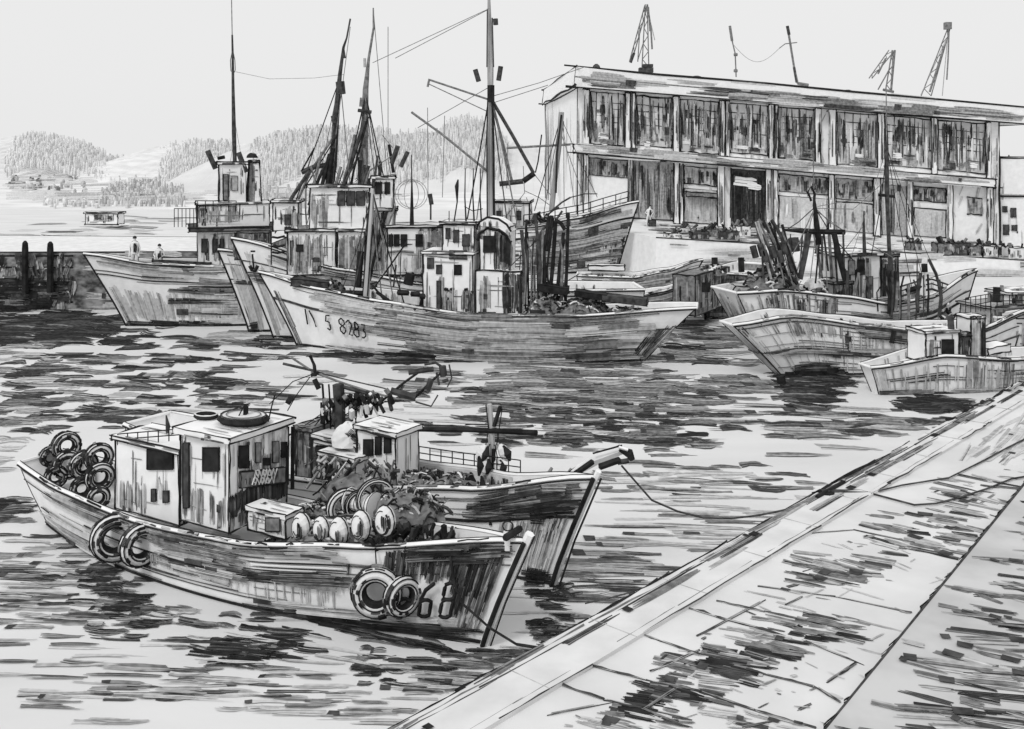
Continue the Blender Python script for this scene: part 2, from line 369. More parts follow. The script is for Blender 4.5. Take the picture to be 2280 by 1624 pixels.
for a in (  # ripple strokes; dark clusters by the hulls paint the boats' shadows and reflections
 (-60, 690, 250, 765, 110, 'kkdk', (50, 140), (7, 14)), (-60, 760, 240, 860, 40, 'kddml', (50, 130)), (-60, 860, 330, 960, 34, 'ddmml', (40, 120)),
 (240, 780, 640, 960, 46, 'kdmmll', (40, 130)), (330, 740, 560, 775, 8, 'ml', (60, 150)), (560, 752, 680, 775, 8, 'kk', (50, 90), (8, 14)),
 (650, 778, 1440, 808, 46, 'kkdm', (80, 190), (6, 12)), (620, 815, 900, 935, 12, 'lfm', (40, 120), (4, 8)),
 (940, 812, 1660, 905, 120, 'lmmmd', (70, 190), (8, 14)), (900, 815, 1680, 1000, 90, 'kkdd', (40, 110), (7, 13)),
 (1150, 900, 1690, 1010, 70, 'mmdk', (60, 150), (7, 13)), (1000, 900, 1200, 1000, 12, 'ddm', (40, 110)),
 (1420, 700, 1660, 800, 60, 'dmmlk', (50, 150), (8, 14)), (1590, 800, 1740, 880, 14, 'mdl', (40, 100)),
 (1750, 850, 1880, 905, 30, 'kkd', (60, 110), (8, 15)), (1745, 838, 1900, 862, 26, 'kkd', (50, 100), (7, 12)), (1740, 900, 2010, 990, 30, 'mldl', (70, 170), (6, 12)),
 (2005, 880, 2170, 925, 34, 'kkkd', (50, 110), (9, 16)), (2030, 925, 2130, 960, 8, 'dm', (40, 90)),
 (1420, 1010, 1800, 1100, 18, 'mldf', (60, 190), (6, 13)), (1400, 1080, 1760, 1230, 40, 'fllm', (90, 230), (3, 7)),
 (1290, 1200, 1500, 1340, 46, 'lmmfd', (80, 190), (5, 12)), (1190, 1300, 1275, 1345, 26, 'kk', (30, 60), (8, 14), (-.05, .05)),
 (1195, 1345, 1265, 1450, 30, 'kkd', (30, 70), (8, 15)), (1260, 1350, 1330, 1440, 10, 'md', (40, 80)),
 (150, 1235, 340, 1300, 22, 'kkd', (40, 90), (8, 15)), (170, 1290, 340, 1420, 40, 'kkdm', (40, 100), (8, 15)), (-40, 1160, 200, 1260, 12, 'mdl', (60, 150)),
 (-40, 1240, 220, 1420, 44, 'mldd', (60, 160), (6, 12)), (340, 1330, 480, 1420, 12, 'mdl', (50, 120), (7, 12), (.06, .16)),
 (470, 1330, 1060, 1455, 10, 'mfl', (80, 200), (5, 9), (.1, .2)),
 (470, 1380, 680, 1480, 34, 'kkd', (50, 130), (9, 16), (.04, .12)), (360, 1470, 640, 1550, 12, 'lfm', (60, 180), (5, 10)),
 (750, 1430, 880, 1530, 18, 'kdm', (30, 80), (7, 13)), (560, 1530, 960, 1620, 16, 'mlf', (60, 180), (5, 10)), (-40, 1420, 460, 1620, 34, 'mlld', (60, 200), (4, 10)), (300, 1480, 900, 1600, 30, 'mdl', (60, 170), (5, 11)),
 (880, 1455, 1110, 1540, 26, 'dmlk', (60, 150), (6, 12), (.02, .1)), (1060, 1445, 1200, 1470, 14, 'kd', (60, 120), (6, 11)), (1000, 1500, 1140, 1560, 8, 'ml', (60, 120)),
 (-60, 1110, 70, 1160, 18, 'kdd', (40, 90), (8, 14)), (-60, 960, 60, 1110, 8, 'fl', (40, 90)),
 (1080, 1440, 1300, 1520, 22, 'fml', (60, 160), (4, 8), (-.02, .1)),
 (0, 490, 175, 545, 10, 'mlf', (50, 120), (3, 6)), (170, 480, 420, 530, 12, 'lfm', (50, 130), (3, 6)),
 (-80, 860, 1700, 1000, 20, 'fl', (80, 230), (4, 8)), (-60, 1000, 1750, 1620, 50, 'ff', (80, 240), (3, 7)), (-60, 720, 620, 960, 90, 'kkdd', (30, 100), (6, 12)), (1180, 1010, 1760, 1120, 14, 'dm', (50, 110), (6, 12))): ripples_and_shade(*a)
# shade under the nearest hull, painted as dark strokes on the water
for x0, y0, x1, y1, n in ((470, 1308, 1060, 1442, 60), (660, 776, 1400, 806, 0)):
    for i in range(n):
        t = R.random(); l = R.uniform(60, 120); s = (y1-y0)/(x1-x0); water_stroke(x0+(x1-x0-l)*t, y0+(y1-y0)*t+R.uniform(2, 14), l, R.uniform(7, 14), R.choice([K, K, D]), s)
tag(water_ink.build('ripples_and_shade'), kind='stuff')
# near quay
QZ = 2.0
e1, e2 = gz(900, 1612, QZ), gz(2280, 848, QZ); ed = (e2-e1).normalized(); en = V((ed.y, -ed.x, 0))
q0, q3 = e1-ed*22, e2+ed*70
quay = MB(); c1, c2 = gz(1221, 1503, QZ), gz(1749, 1243, QZ); cd = (c2-c1).normalized()
quay.poly([q0+en*.02, q3+en*.02, q3+en*90, q0+en*90], QUAY); quay.grid([[q0, q3], [q0-V((0, 0, 3)), q3-V((0, 0, 3))]], G)
for zx0, zy0, zx1, zy1, n, tn, l, wd in ((1080, 800, 1430, 940, 34, 'mmdl', .5, 26), (1420, 610, 1900, 800, 44, 'mmldl', .5, 24), (480, 1270, 900, 1400, 40, 'mdmk', .5, 26),
     (1040, 1080, 1380, 1230, 24, 'mmdk', .5, 22), (760, 1090, 1100, 1230, 16, 'mml', .5, 22), (390, 1400, 700, 1480, 22, 'kdmd', .4, 24), (690, 1215, 1060, 1280, 24, 'kdmm', .4, 22), (280, 1470, 400, 1550, 12, 'kd', .5, 30),
     (1750, 440, 2100, 600, 30, 'mlld', .4, 18), (1560, 430, 1700, 530, 6, 'mdl', .5, 16), (1800, 100, 2200, 440, 60, 'fllf', .5, 12), (130, 1540, 330, 1600, 8, 'ml', .5, 20),
     (440, 1520, 900, 1620, 14, 'mld', .5, 16), (1000, 690, 1300, 770, 8, 'fl', .5, 10), (0, 1500, 1400, 1620, 12, 'fl', .4, 12), (600, 900, 1500, 1300, 20, 'fl', .4, 10)):
    for i in range(n):
        x = 1221+R.uniform(zx0, zx1)*.4795; y = 845.5+R.uniform(zy0, zy1)*.4795; ll = R.uniform(40, 110)
        if zx0 == 1800: p, q = gz(x, y, QZ), gz(x+R.uniform(20, 60), y-R.uniform(20, 60), QZ)
        else: p, q = gz(x, y, QZ), gz(x+ll, y+ll*R.uniform(.1, .3), QZ)
        if (q-e1).dot(en) < 1.2 or (p-e1).dot(en) < 1.2: continue
        t = R.choice(tn); quay.stroke(p, q, wd*.5*R.uniform(.6, 1.2)*p.y/F*2.0, UP, TONES[t], .012, TONES['d'] if t in 'ml' and R.random() < .14 else None)
for i in range(520):
    x, y = R.uniform(1000, 2280), R.uniform(850, 1620); p = gz(x, y, QZ)
    if (p-e1).dot(en) < 1.7: continue
    a = R.uniform(.05, .5)*(1 if R.random() < .7 else -1.5); l = R.uniform(8, 46); q = gz(x+l, y+l*a, QZ); quay.stroke(p, q, R.uniform(1.5, 5)/F*p.y*2, UP, R.choice([L, LL, M, LL, D]), .012)
def zq(zx, zy): return gz(1221+zx*.4795, 845.5+zy*.4795, QZ)+V((0, 0, .012))
for pl, wd in (([(420, 1180), (520, 1215), (700, 1280)], 7), ([(700, 1450), (960, 1540), (1240, 1620)], 8), ([(640, 1060), (800, 1110), (1100, 1190)], 8), ([(1200, 1220), (1460, 1325)], 5),
    ([(970, 960), (1330, 1010), (1690, 1085)], 5), ([(0, 1400), (260, 1490), (430, 1530), (620, 1610)], 8), ([(210, 1335), (460, 1400), (700, 1450)], 7), ([(920, 1350), (1240, 1430), (1360, 1505)], 7),
    ([(480, 1360), (700, 1260)], 8), ([(700, 1190), (1000, 1030)], 6), ([(1100, 1050), (1180, 1010)], 4), ([(440, 1540), (590, 1440)], 6), ([(1430, 1320), (1290, 1410)], 7), ([(900, 1620), (1040, 1590)], 6),
    ([(780, 1030), (1000, 1080), (1380, 1160)], 5), ([(1220, 715), (1420, 700), (1700, 760)], 4), ([(1100, 850), (1330, 900), (1540, 905)], 5), ([(0, 1560), (300, 1500)], 4), ([(1600, 1450), (1800, 1350)], 3)):
    jl = [zq(*p) for p in pl]
    for a, b in zip(jl, jl[1:]): quay.sketch(a, b, wd*.75, D); quay.stroke(a, b, .05, UP, R.choice([M, L]), .01)
tag(quay.build('quay_pavement'), kind='structure')
cop = MB(); cw = 1.05; h = V((0, 0, .07))
cop.box8([q0, q3, q3+en*cw, q0+en*cw, q0+h, q3+h, q3+en*cw+h, q0+en*cw+h], mat('coping_stone', .60, .70, 1.2))
for k, wd, m in ((0.02, 7, K), (.14, 5, M), (.22, 4, D), (cw-.02, 3.5, D), (cw-.14, 2, M)):
    x = 14.
    while x < 75:
        l = R.uniform(.8, 3.5); a, b = q0+ed*x+en*k+h, q0+ed*(x+l)+en*(k+R.uniform(-.03, .03))+h
        if R.random() < .88: cop.sketch(a, b, wd*R.uniform(.6, 1.3), m)
        x += l*R.uniform(.85, 1.1)
for i in range(46):
    t = R.uniform(20, 60); l = R.uniform(1, 3.2); p = q0+ed*t+en*R.uniform(.05, .5)+h; cop.stroke(p, p+ed*l, R.uniform(.1, .2), UP, R.choice([M, M, D, L]), .012, K if R.random() < .4 else None)
for i in range(40): p = q0+ed*(8+i*2.3)+h; cop.line([p, p+en*cw], 3, L)
tag(cop.build('quay_coping'), kind='structure')
st = MB(); s1, s2 = gz(1876, 1608, QZ), gz(2280, 1098, QZ); sdir = (s2-s1).normalized(); sn = V((sdir.y, -sdir.x, 0)); s0 = s1-sdir*12; s3 = s2+sdir*60; h = V((0, 0, .22))
st.box8([s0, s3, s3+sn*60, s0+sn*60, s0+h, s3+h, s3+sn*60+h, s0+sn*60+h], mat('step_stone', .44, .56, .8))
for i in range(60):
    p = s0+sdir*R.uniform(10, 32)+h+sn*-.01; st.stroke(p, p+sdir*R.uniform(.3, 1.2)-V((0, 0, .1)), .12, -sn, R.choice([K, D, K, M]), .015)
st.line([s0+h, s3+h], 6, D)
for i in range(800):
    a = R.uniform(9, 27); b = R.uniform(0, 1)**.8*5; p = s0+sdir*a+h+sn*b; q = p+V((R.uniform(.3, 1.5), -R.uniform(.1, .5), 0)); t = R.choice('lmmdmmdlk'); st.stroke(p, q, R.uniform(.07, .22), UP, TONES[t], .015, D if t in 'ml' and R.random() < .3 else None)
tag(st.build('raised_walkway'), kind='structure')
# far quay with the market hall on it
fq = MB(); FQ = lambda x, y: V((x, y, 3.48-.0607*(x-6.6))) if x > 6.6 else V((x, y, 3.48))
pts = [(11.8, 84), (32, 84), (52, 83), (52, 160), (26, 160), (6.6, 160), (-2, 160), (-2, 104), (6.6, 95)]
fq.poly([FQ(*p) for p in (pts[0], pts[1], pts[4], pts[5], pts[8])], SHORE); fq.poly([FQ(*p) for p in (pts[1], pts[2], pts[3], pts[4])], SHORE); fq.poly([FQ(*p) for p in (pts[8], pts[5], pts[6], pts[7])], SHORE)
for a, b in ((0, 1), (1, 2), (7, 8), (8, 0)): fq.grid([[FQ(*pts[a]), FQ(*pts[b])], [FQ(*pts[a])-V((0, 0, 6)), FQ(*pts[b])-V((0, 0, 6))]], P)
fq.line([FQ(*pts[0]), FQ(*pts[1]), FQ(*pts[2])], 3, D)
for i in range(150):
    x = R.uniform(12, 50); y = 84+R.random()**1.5*16; p = FQ(x, y); fq.stroke(p, p+V((R.uniform(1, 3.5), 0, 0)), R.uniform(.3, .9), UP, TONES[R.choice('lfmfl')], .05)
for i in range(90):
    x = R.uniform(12, 50); p = FQ(x, 83.95-(0 if x < 32 else (x-32)*.05))-V((0, .1, R.uniform(.2, 3))); fq.stroke(p, p+V((R.uniform(1, 5), 0, R.uniform(-.1, .1))), R.uniform(.15, .5), V((0, -1, 0)), TONES[R.choice('lfmfl')], .05)
for i in range(60):
    x = R.uniform(12, 24); y = 85+R.random()*14; p = FQ(x, y); fq.stroke(p, p+V((R.uniform(.8, 2.2), 0, .02)), R.uniform(.6, 1.8), UP, TONES[R.choice('mdlmd')], .06)
tag(fq.build('far_quay'), kind='structure')
# left shore, hills and woods
sh = MB()
rows = []
SHP = ((172, -.3), (180, .5), (215, .9), (260, 2.2), (330, 4.0), (420, 5))
for d, z in SHP:
    rows.append([V(((px-CX)*d/F, d, z*(1+.25*math.sin(px*.013+d)))) for px in range(-300, 1500, 60)])
sh.grid(rows, SHORE)
for i in range(330):
    px = R.uniform(-20, 900); d = R.uniform(182, 330); z = .7 if d < 215 else .9+(d-215)/45*1.5; p = ray(px, 0, d); p.z = z+.6; sh.stroke(p, p+V((R.uniform(3, 10), 0, .2)), R.uniform(.3, 1.2), V((0, -.9, .4)).normalized(), TONES[R.choice('fflf')], .05)
tag(sh.build('shore'), kind='structure')
def hill(name, prof, d, foot, m):
    mb = MB(); rows = []; xs = []
    x = prof[0][0]
    while x <= prof[-1][0]: xs.append(x); x += 8
    def hy(x):
        for (a, ya), (b, yb) in zip(prof, prof[1:]):
            if x <= b: return ya+(yb-ya)*(x-a)/(b-a)
        return prof[-1][1]
    for k, (dd, f) in enumerate(((d-foot, 0), (d-foot*.6, .55), (d-foot*.25, .88), (d, 1), (d+foot*.6, .6), (d+foot*1.5, -.1))):
        rows.append([V(((px-CX)*d/F*(1 if dd < d else dd/d), dd, .2+(CAMH-(hy(px)-HY)*d/F+R.uniform(-.35, .35))*f)) for px in xs])
    mb.grid(rows, m)
    def hz(px, dd):
        ks = ((d-foot, 0), (d-foot*.6, .55), (d-foot*.25, .88), (d, 1))
        for (da, fa), (db, fb) in zip(ks, ks[1:]):
            if dd <= db: f = fa+(fb-fa)*max(0, (dd-da))/(db-da); break
        else: f = 1
        return .2+(CAMH-(hy(px)-HY)*d/F)*f
    hy.hz = hz; hy.d0 = d-foot; hy.d1 = d
    return tag(mb.build(name), kind='structure'), hy
def shz(px, dd):
    for (da, a), (db, b) in zip(SHP, SHP[1:]):
        if dd <= db: return (a+(b-a)*max(0, dd-da)/(db-da))
    return 5
shz.hz = shz; shz.d0 = 176; shz.d1 = 300
def wood(name, x0, x1, ytop, ybot, sf, n, tones, hpx=(14, 30), wpx=(5, 11)):
    """a far wood: narrow pointed crowns standing close together on the slope"""
    mb = MB()
    for i in range(n):
        px = R.uniform(x0, x1); yt = ytop(px); yb = ybot(px)
        if yb <= yt: continue
        t = R.random(); y = yt+(yb-yt)*t; hh = R.uniform(*hpx); dd = sf.d0
        while dd < sf.d1 and HY+(CAMH-sf.hz(px, dd))*F/dd > y+hh*.6: dd += 2
        b = V(((px-CX)*dd/F, dd, sf.hz(px, dd)-.5)); u = dd/F; r = R.uniform(*wpx)*u*.5; H_ = hh*u*1.15
        k = 5; m = TONES[R.choice(tones)]; lean = V((R.uniform(-.1, .1)*H_, 0, 0))
        ring = [[b+V((r*q*math.cos(2*math.pi*j/k), r*q*math.sin(2*math.pi*j/k), H_*z))+lean*z for j in range(k)] for q, z in ((.6, 0), (1.0*R.uniform(.7, 1.1), .25), (.95*R.uniform(.7, 1.2), .75), (.6*R.uniform(.6, 1.1), 1))]
        mb.grid(ring, m, True); mb.poly(ring[-1], m)
    return tag(mb.build(name), kind='stuff')
_, hA = hill('hill', [(-150, 330), (20, 318), (70, 298), (120, 305), (185, 318), (240, 345), (330, 352), (380, 325), (440, 312), (520, 318), (580, 326), (640, 330), (760, 335), (900, 345)], 330, 90, mat('pale_slope', .64, .78, .25, (1, 1, 4)))
wood('distant_wood', 30, 235, lambda x: hA(x)-4, lambda x: hA(x)+52-abs(x-120)*.15, hA, 700, 'ggtg', (9, 20), (3, 7))
wood('distant_wood', 10, 570, lambda x: max(hA(x), 330), lambda x: hA(x)+66, hA, 1100, 'gggt', (8, 18), (3, 7))
wood('distant_wood', 232, 332, lambda x: 348, lambda x: 366, hA, 60, 'tgt', (8, 15), (5, 9))
wood('distant_wood', 352, 520, lambda x: hA(x)-2, lambda x: hA(x)+70, hA, 700, 'gtgg', (10, 22), (3, 7))
wood('shore_wood', 225, 410, lambda x: 400+abs(x-320)*.18, lambda x: 452, shz, 520, 'tltgl', (12, 24), (4, 8))
wood('shore_wood', 100, 300, lambda x: 432, lambda x: 458, shz, 110, 'tgt', (8, 18), (7, 14))
wood('shore_wood', 20, 190, lambda x: 380, lambda x: 425, shz, 70, 'tlm', (9, 18), (6, 12))
wood('shore_wood', 560, 680, lambda x: 395, lambda x: 462, shz, 150, 'tlt', (16, 30), (5, 10))
_, hB = hill('hill', [(520, 345), (560, 322), (620, 302), (740, 286), (850, 296), (880, 304), (930, 298), (980, 302), (1000, 276), (1040, 262), (1085, 280), (1115, 308), (1180, 330), (1300, 345)], 285, 70, mat('wooded_slope', .60, .70, .1))
wood('hillside_wood', 560, 1130, lambda x: hB(x)-2, lambda x: hB(x)+95, hB, 3600, 'ggtggtg', (14, 34), (3, 7))
wood('hillside_wood', 870, 1060, lambda x: hB(x)-3, lambda x: hB(x)+6, hB, 130, 'tl', (8, 14), (6, 12))
wood('hillside_wood', 570, 720, lambda x: hB(x)-3, lambda x: hB(x)+60, hB, 180, 'tgt', (14, 26), (6, 11))
# dark stone pier wall on the left
pr = thing('stone_pier', 'long dark stone pier with a pale top at the left edge behind the white trawler', 'pier', (-28, 70, 0))
pw = MB(); a, b, c, d = V((-40, 66.5, 0)), V((-17, 66.5, 0)), V((-17, 77, 0)), V((-40, 79, 0)); h = V((0, 0, 3.75)); dn = V((0, 0, -1))
pw.box8([a+dn, b+dn, c+dn, d+dn, a+h, b+h, c+h, d+h], mat('pier_stone', .05, .30, 1.6, (1, 1, 1.6)), 3, fm={1: P2})
pe = V((-28.5, 66.5, 0))
for i in range(5):
    z = V((0, 0, .5+i*.75)); pw.line([a+z, pe+z], 4, K)
pw.hatch(a, pe, pe+h, a+h, 200, 'dmkdml', (.08, .25), 12, True, .05); pw.hatch(a, pe, pe+V((0, 0, 2)), a+V((0, 0, 2)), 130, 'kkd', (.05, .2), 11, False, .08)
pw.hatch(pe, b, b+h, pe+h, 40, 'lf', (.1, .3), 8, False, .05)
pw.build('pier_wall', pr)
for x, y, hgt, lb in ((56, 600, .75, 'taller black timber post standing nearest the left edge on the stone pier'), (112, 598, .7, 'slimmer black timber post on the stone pier nearer the white trawler')):
    p = ray(x, y, 66.2); p.z = 3.76; m = MB(); m.bar([p-V((0, 0, 2.6))-V((0, .02, 0)), p+V((0, 0, hgt*.3)), p+V((0, 0, hgt*.8)), p+V((0, 0, hgt))], [16, 15, 13, 5], K); tag(m.build('mooring_post', org=p), lb, 'post', 'posts on the stone pier')
# ------------------------------------------------------------------ market hall
A_, B_ = ray(1285, 0, 104), ray(2225, 0, 100); BD = V((B_.x-A_.x, B_.y-A_.y, 0)).normalized(); BN = V((BD.y, -BD.x, 0))
def fp(px, py, off=0):
    k = (px-CX)/F; ox, oy = A_.x+BN.x*off, A_.y+BN.y*off; t = (k*oy-ox)/(BD.x-k*BD.y); return V((ox+BD.x*t, oy+BD.y*t, CAMH-(py-HY)*(oy+BD.y*t)/F))
yE = lambda x: 196+.0817*(x-1285); yR = lambda x: 150+.0955*(x-1300); yL = lambda x: 322+.083*(x-1280); yB = lambda x: 487+.063*(x-1330)
back = V((4.7-A_.x, 143-104, 0))
hall = thing('market_hall', 'long two storey white harbour hall with a flat roof, tall hatched windows and a ledge', 'building', fp(1700, yB(1700)))
def fquad(x0, x1, f0, f1, off): return [fp(x0, f1(x0), off), fp(x1, f1(x1), off), fp(x1, f0(x1), off), fp(x0, f0(x0), off)]
def fbox(mb, x0, x1, f0, f1, o0, o1, m, lw=0): 
    i, o = fquad(x0, x1, f0, f1, o0), fquad(x0, x1, f0, f1, o1); mb.box8([i[0], i[1], o[1], o[0], i[3], i[2], o[2], o[3]], m, lw); return o
w_ = MB(); q = fquad(1285, 2225, yE, yB, 0); dz = V((0, 0, -2)); q[0] += dz; q[1] += dz
w_.box8([q[0], q[1], q[1]+back, q[0]+back, q[3], q[2], q[2]+back, q[3]+back], P, 4)
lc = q[0]+back
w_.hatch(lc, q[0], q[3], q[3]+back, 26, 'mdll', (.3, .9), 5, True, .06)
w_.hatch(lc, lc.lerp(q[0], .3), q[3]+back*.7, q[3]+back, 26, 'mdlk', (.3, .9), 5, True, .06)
for x0, x1, n in ((1285, 1310, 14), (1225, 1226, 0), (2200, 2225, 12)):
    if n: w_.hatch(*fquad(x0, x1, yE, yB, .04), n, 'ldmf', (.1, .5), 4)
w_.hatch(*fquad(1290, 2220, yE, yB, .03), 120, 'fflf', (.05, .25), 4)
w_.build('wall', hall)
rf = MB(); q0_ = fp(1278, yE(1278)-2, 1.4); q1_ = fp(2300, yE(2300)-2, 1.4); t0_ = fp(1283, yR(1283), 1.4); t1_ = fp(2300, yR(2300)-4, 1.4); bk = back*1.03
rf.box8([q0_, q1_, q1_+bk, q0_+bk, t0_, t1_, t1_+bk, t0_+bk], P, 4)
rf.hatch(q0_, q1_, t1_, t0_, 16, 'llf', (.05, .14), 10, False, .04)
rf.hatch(q0_.lerp(t0_, .12), q1_.lerp(t1_, .12), q1_.lerp(t1_, .55), q0_.lerp(t0_, .55), 40, 'mllmd', (.05, .14), 11, False, .06)
rf.line([q0_.lerp(t0_, .5), q1_.lerp(t1_, .45)], 3, M)
roof = rf.build('roof', hall)
def roofz(x, off): return fp(x, yR(x), 1.4).z
for x, wd, hh in ((1330, 18, 14), (1555, 30, 9), (1668, 30, 9), (1895, 26, 10), (2010, 26, 10), (2110, 28, 9), (2197, 24, 9), (2268, 22, 10)):
    p = fp(x, yR(x)+2, 1.0); u = p.y/F; mb = MB(); k = 8
    rows = [[p+V((wd*.5*u*q*math.cos(2*math.pi*j/k), 1.0*q*math.sin(2*math.pi*j/k)+1.2, z*hh*u)) for j in range(k)] for q, z in ((1, -.3), (1.05, .35), (.8, .75), (.35, 1))]
    mb.grid(rows, D, True); mb.poly(rows[-1], K); mb.build('roof_vent', roof)
ld = MB(); o = fbox(ld, 1277, 2216, lambda x: yL(x), lambda x: yL(x)+19, -.1, 1.1, P, 3.5)
ld.hatch(*o, 60, 'llmfl', (.04, .14), 8, False, .04); ld.build('ledge', hall)
# pillars
for x0, x1 in ((1299, 1312), (1392, 1404), (1408, 1415), (1499, 1512), (1603, 1613), (1616, 1624), (1712, 1722), (1726, 1732), (1815, 1828), (1846, 1862), (1955, 1970), (2074, 2086), (2196, 2206)):
    m = MB(); o = fbox(m, x0, x1, lambda x: yE(x)+2, lambda x: yL(x)-1, 0.02, .5, P, 2.6); m.hatch(*o, 7, 'ldmk', (.2, .9), 2.6, True, .03); m.build('upper_pillar', hall)
for x0, x1 in ((1299, 1310), (1398, 1408), (1501, 1512), (1515, 1521), (1598, 1612), (1706, 1716), (1722, 1732), (1846, 1858), (1945, 1960), (2020, 2032), (2110, 2122), (2198, 2212)):
    m = MB(); o = fbox(m, x0, x1, lambda x: yL(x)+20, lambda x: yB(x), 0.02, .5, P, 2.6); m.hatch(*o, 7, 'ldm', (.2, .8), 3, True, .03); m.build('lower_pillar', hall)
lin = lambda f, g, t: (lambda x: f(x)*(1-t)+g(x)*t)
for i, (x0, x1) in enumerate(((1315, 1389), (1418, 1496), (1515, 1600), (1627, 1709), (1735, 1812), (1865, 1953), (1974, 2072), (2089, 2194))):
    m = MB(); b0, b1 = lin(yE, yL, .05), lin(yE, yL, R.uniform(.9, .97)); o = fbox(m, x0, x1, b0, b1, -.05, .06, mat('window_glass', .52, .74, .8), 3)
    nb = R.choice([5, 6])
    for j in range(1, nb): u = j/nb+R.uniform(-.03, .03); m.sketch(o[0].lerp(o[1], u).lerp(o[3].lerp(o[2], u), R.uniform(.25, .5)), o[3].lerp(o[2], u), 2.6, D)
    for j in range(1, 5): v = .3+j*.13; m.sketch(o[0].lerp(o[3], v), o[1].lerp(o[2], v+R.uniform(-.02, .02)), 2.2, D)
    lo = [o[0], o[1], o[1].lerp(o[2], .4), o[0].lerp(o[3], .4)]
    m.hatch(*o, 20, 'lflpm', (.3, .85), 5, True, .05)
    for e in ((o[0], o[3]), (o[1], o[2])):
        for j in range(4): c = e[0].lerp(e[1], R.uniform(0, .4))+BD*R.uniform(-.3, .3); m.stroke(c, c.lerp(e[1], R.uniform(.4, 1)), R.uniform(.1, .3), BN, R.choice([K, D, D, M]), .12)
    m.hatch(*lo, 11, 'lmml', (.4, 1), 8, True, .07)
    up = [o[0].lerp(o[3], .3), o[1].lerp(o[2], .3), o[2], o[3]]
    m.hatch(*up, 8 if i < 4 else 18, 'kdmd', (.2, .7), 4.5, True, .08)
    for j in range(3): u, v = R.uniform(.1, .8), R.uniform(.25, .6); c = o[0].lerp(o[1], u).lerp(o[3].lerp(o[2], u), v); m.stroke(c, c+V((0, 0, R.uniform(.4, 1.2))), R.uniform(.3, .6), BN, R.choice([K, D]), .1)
    for j in range(5): u, v = R.uniform(.0, .7), R.uniform(.02, .22); c = o[0].lerp(o[1], u).lerp(o[3].lerp(o[2], u), v); m.stroke(c, c+BD*R.uniform(.5, 1.6)-V((0, 0, .12)), R.uniform(.2, .6), BN, R.choice([P, P, D, M]), .11)
    m.hatch(*o, 16, 'kdmd', (.25, .95), 2.6, True, .13)
    m.build('upper_window', hall)
for i, (x0, x1, v0, v1, base, n, tn) in enumerate(((1313, 1396, .05, .32, L, 34, 'kdmdl'), (1411, 1499, .02, .95, L, 46, 'dmldkm'), (1524, 1596, .06, .34, LL, 22, 'dmkl'), (1524, 1596, .42, .97, LL, 26, 'llfl'),
        (1628, 1703, .04, .98, D, 40, 'kkdkd'), (1735, 1842, .06, .35, L, 34, 'dmkml'), (1735, 1842, .42, .95, LL, 22, 'flp'), (1862, 1942, .05, .4, L, 26, 'dmkl'), (1862, 1942, .45, .95, LL, 22, 'lmf'),
        (1964, 2018, .1, .97, L, 22, 'lmdl'), (2036, 2106, .08, .33, M, 26, 'mdkl'), (2036, 2106, .46, .95, LL, 20, 'flf'), (2154, 2186, .2, .5, L, 10, 'mml'))):
    m = MB(); o = fbox(m, x0, x1, lin(lambda x: yL(x)+20, yB, v0), lin(lambda x: yL(x)+20, yB, v1), -.05, .08, base, 2.6); m.hatch(*o, n, tn, (.3, .95), 6, True, .05)
    if i == 4:
        c = o[3].lerp(o[2], .1).lerp(o[0], .2); m.stroke(c, c+BD*2.3-V((0, 0, .3)), .95, BN, P, .14); m.stroke(c+BD*1+V((0, 0, -.5)), c+BD*2.7-V((0, 0, .7)), .6, BN, P, .15)
    m.build('loading_door' if i in (1, 4) else 'shutter' if i in (3, 6, 8, 11) else 'lower_window', hall)
m = MB(); o = fbox(m, 1528, 1597, lambda x: 427+.06*(x-1528), lambda x: 437+.06*(x-1528), .02, 1.0, M, 3); m.build('awning', hall)
# annexe at the right edge
ax_ = thing('annexe', 'low pale annexe with a grey roof beside the right end of the long harbour hall', 'building', fp(2252, 545))
m = MB(); q = [fp(2226, 548, -1), fp(2400, 560, -1), fp(2400, 352, -1), fp(2226, 352, -1)]; bk = V((0, 14, 0)); m.box8([q[0], q[1], q[1]+bk, q[0]+bk, q[3], q[2], q[2]+bk, q[3]+bk], P, 3); m.hatch(q[0], q[1], q[2], q[3], 12, 'fl', (.1, .3), 4); m.build('wall', ax_)
m = MB(); q = [fp(2220, 436, -.9), fp(2400, 440, -.9), fp(2400, 350, -3.0), fp(2220, 350, -3.0)]; e = V((0, 6, 0)); 
m.box8([q[0], q[1], q[1]+e, q[0]+e, q[3], q[2], q[2]+e, q[3]+e], L, 3); m.hatch(q[0], q[1], q[2], q[3], 40, 'llml', (.4, .9), 8); m.build('roof', ax_)
for x, y, ww, hh in ((2237, 466, 10, 12), (2256, 474, 12, 20), (2240, 512, 12, 22), (2258, 508, 12, 12)):
    m = MB(); a = [fp(x-ww/2, y+hh/2, -.98), fp(x+ww/2, y+hh/2, -.98), fp(x+ww/2, y-hh/2, -.98), fp(x-ww/2, y-hh/2, -.98)]; b = [p+BN*.1 for p in a]; m.box8([a[0], a[1], b[1], b[0], a[3], a[2], b[2], b[3]], D, 1.5); m.build('window', ax_)
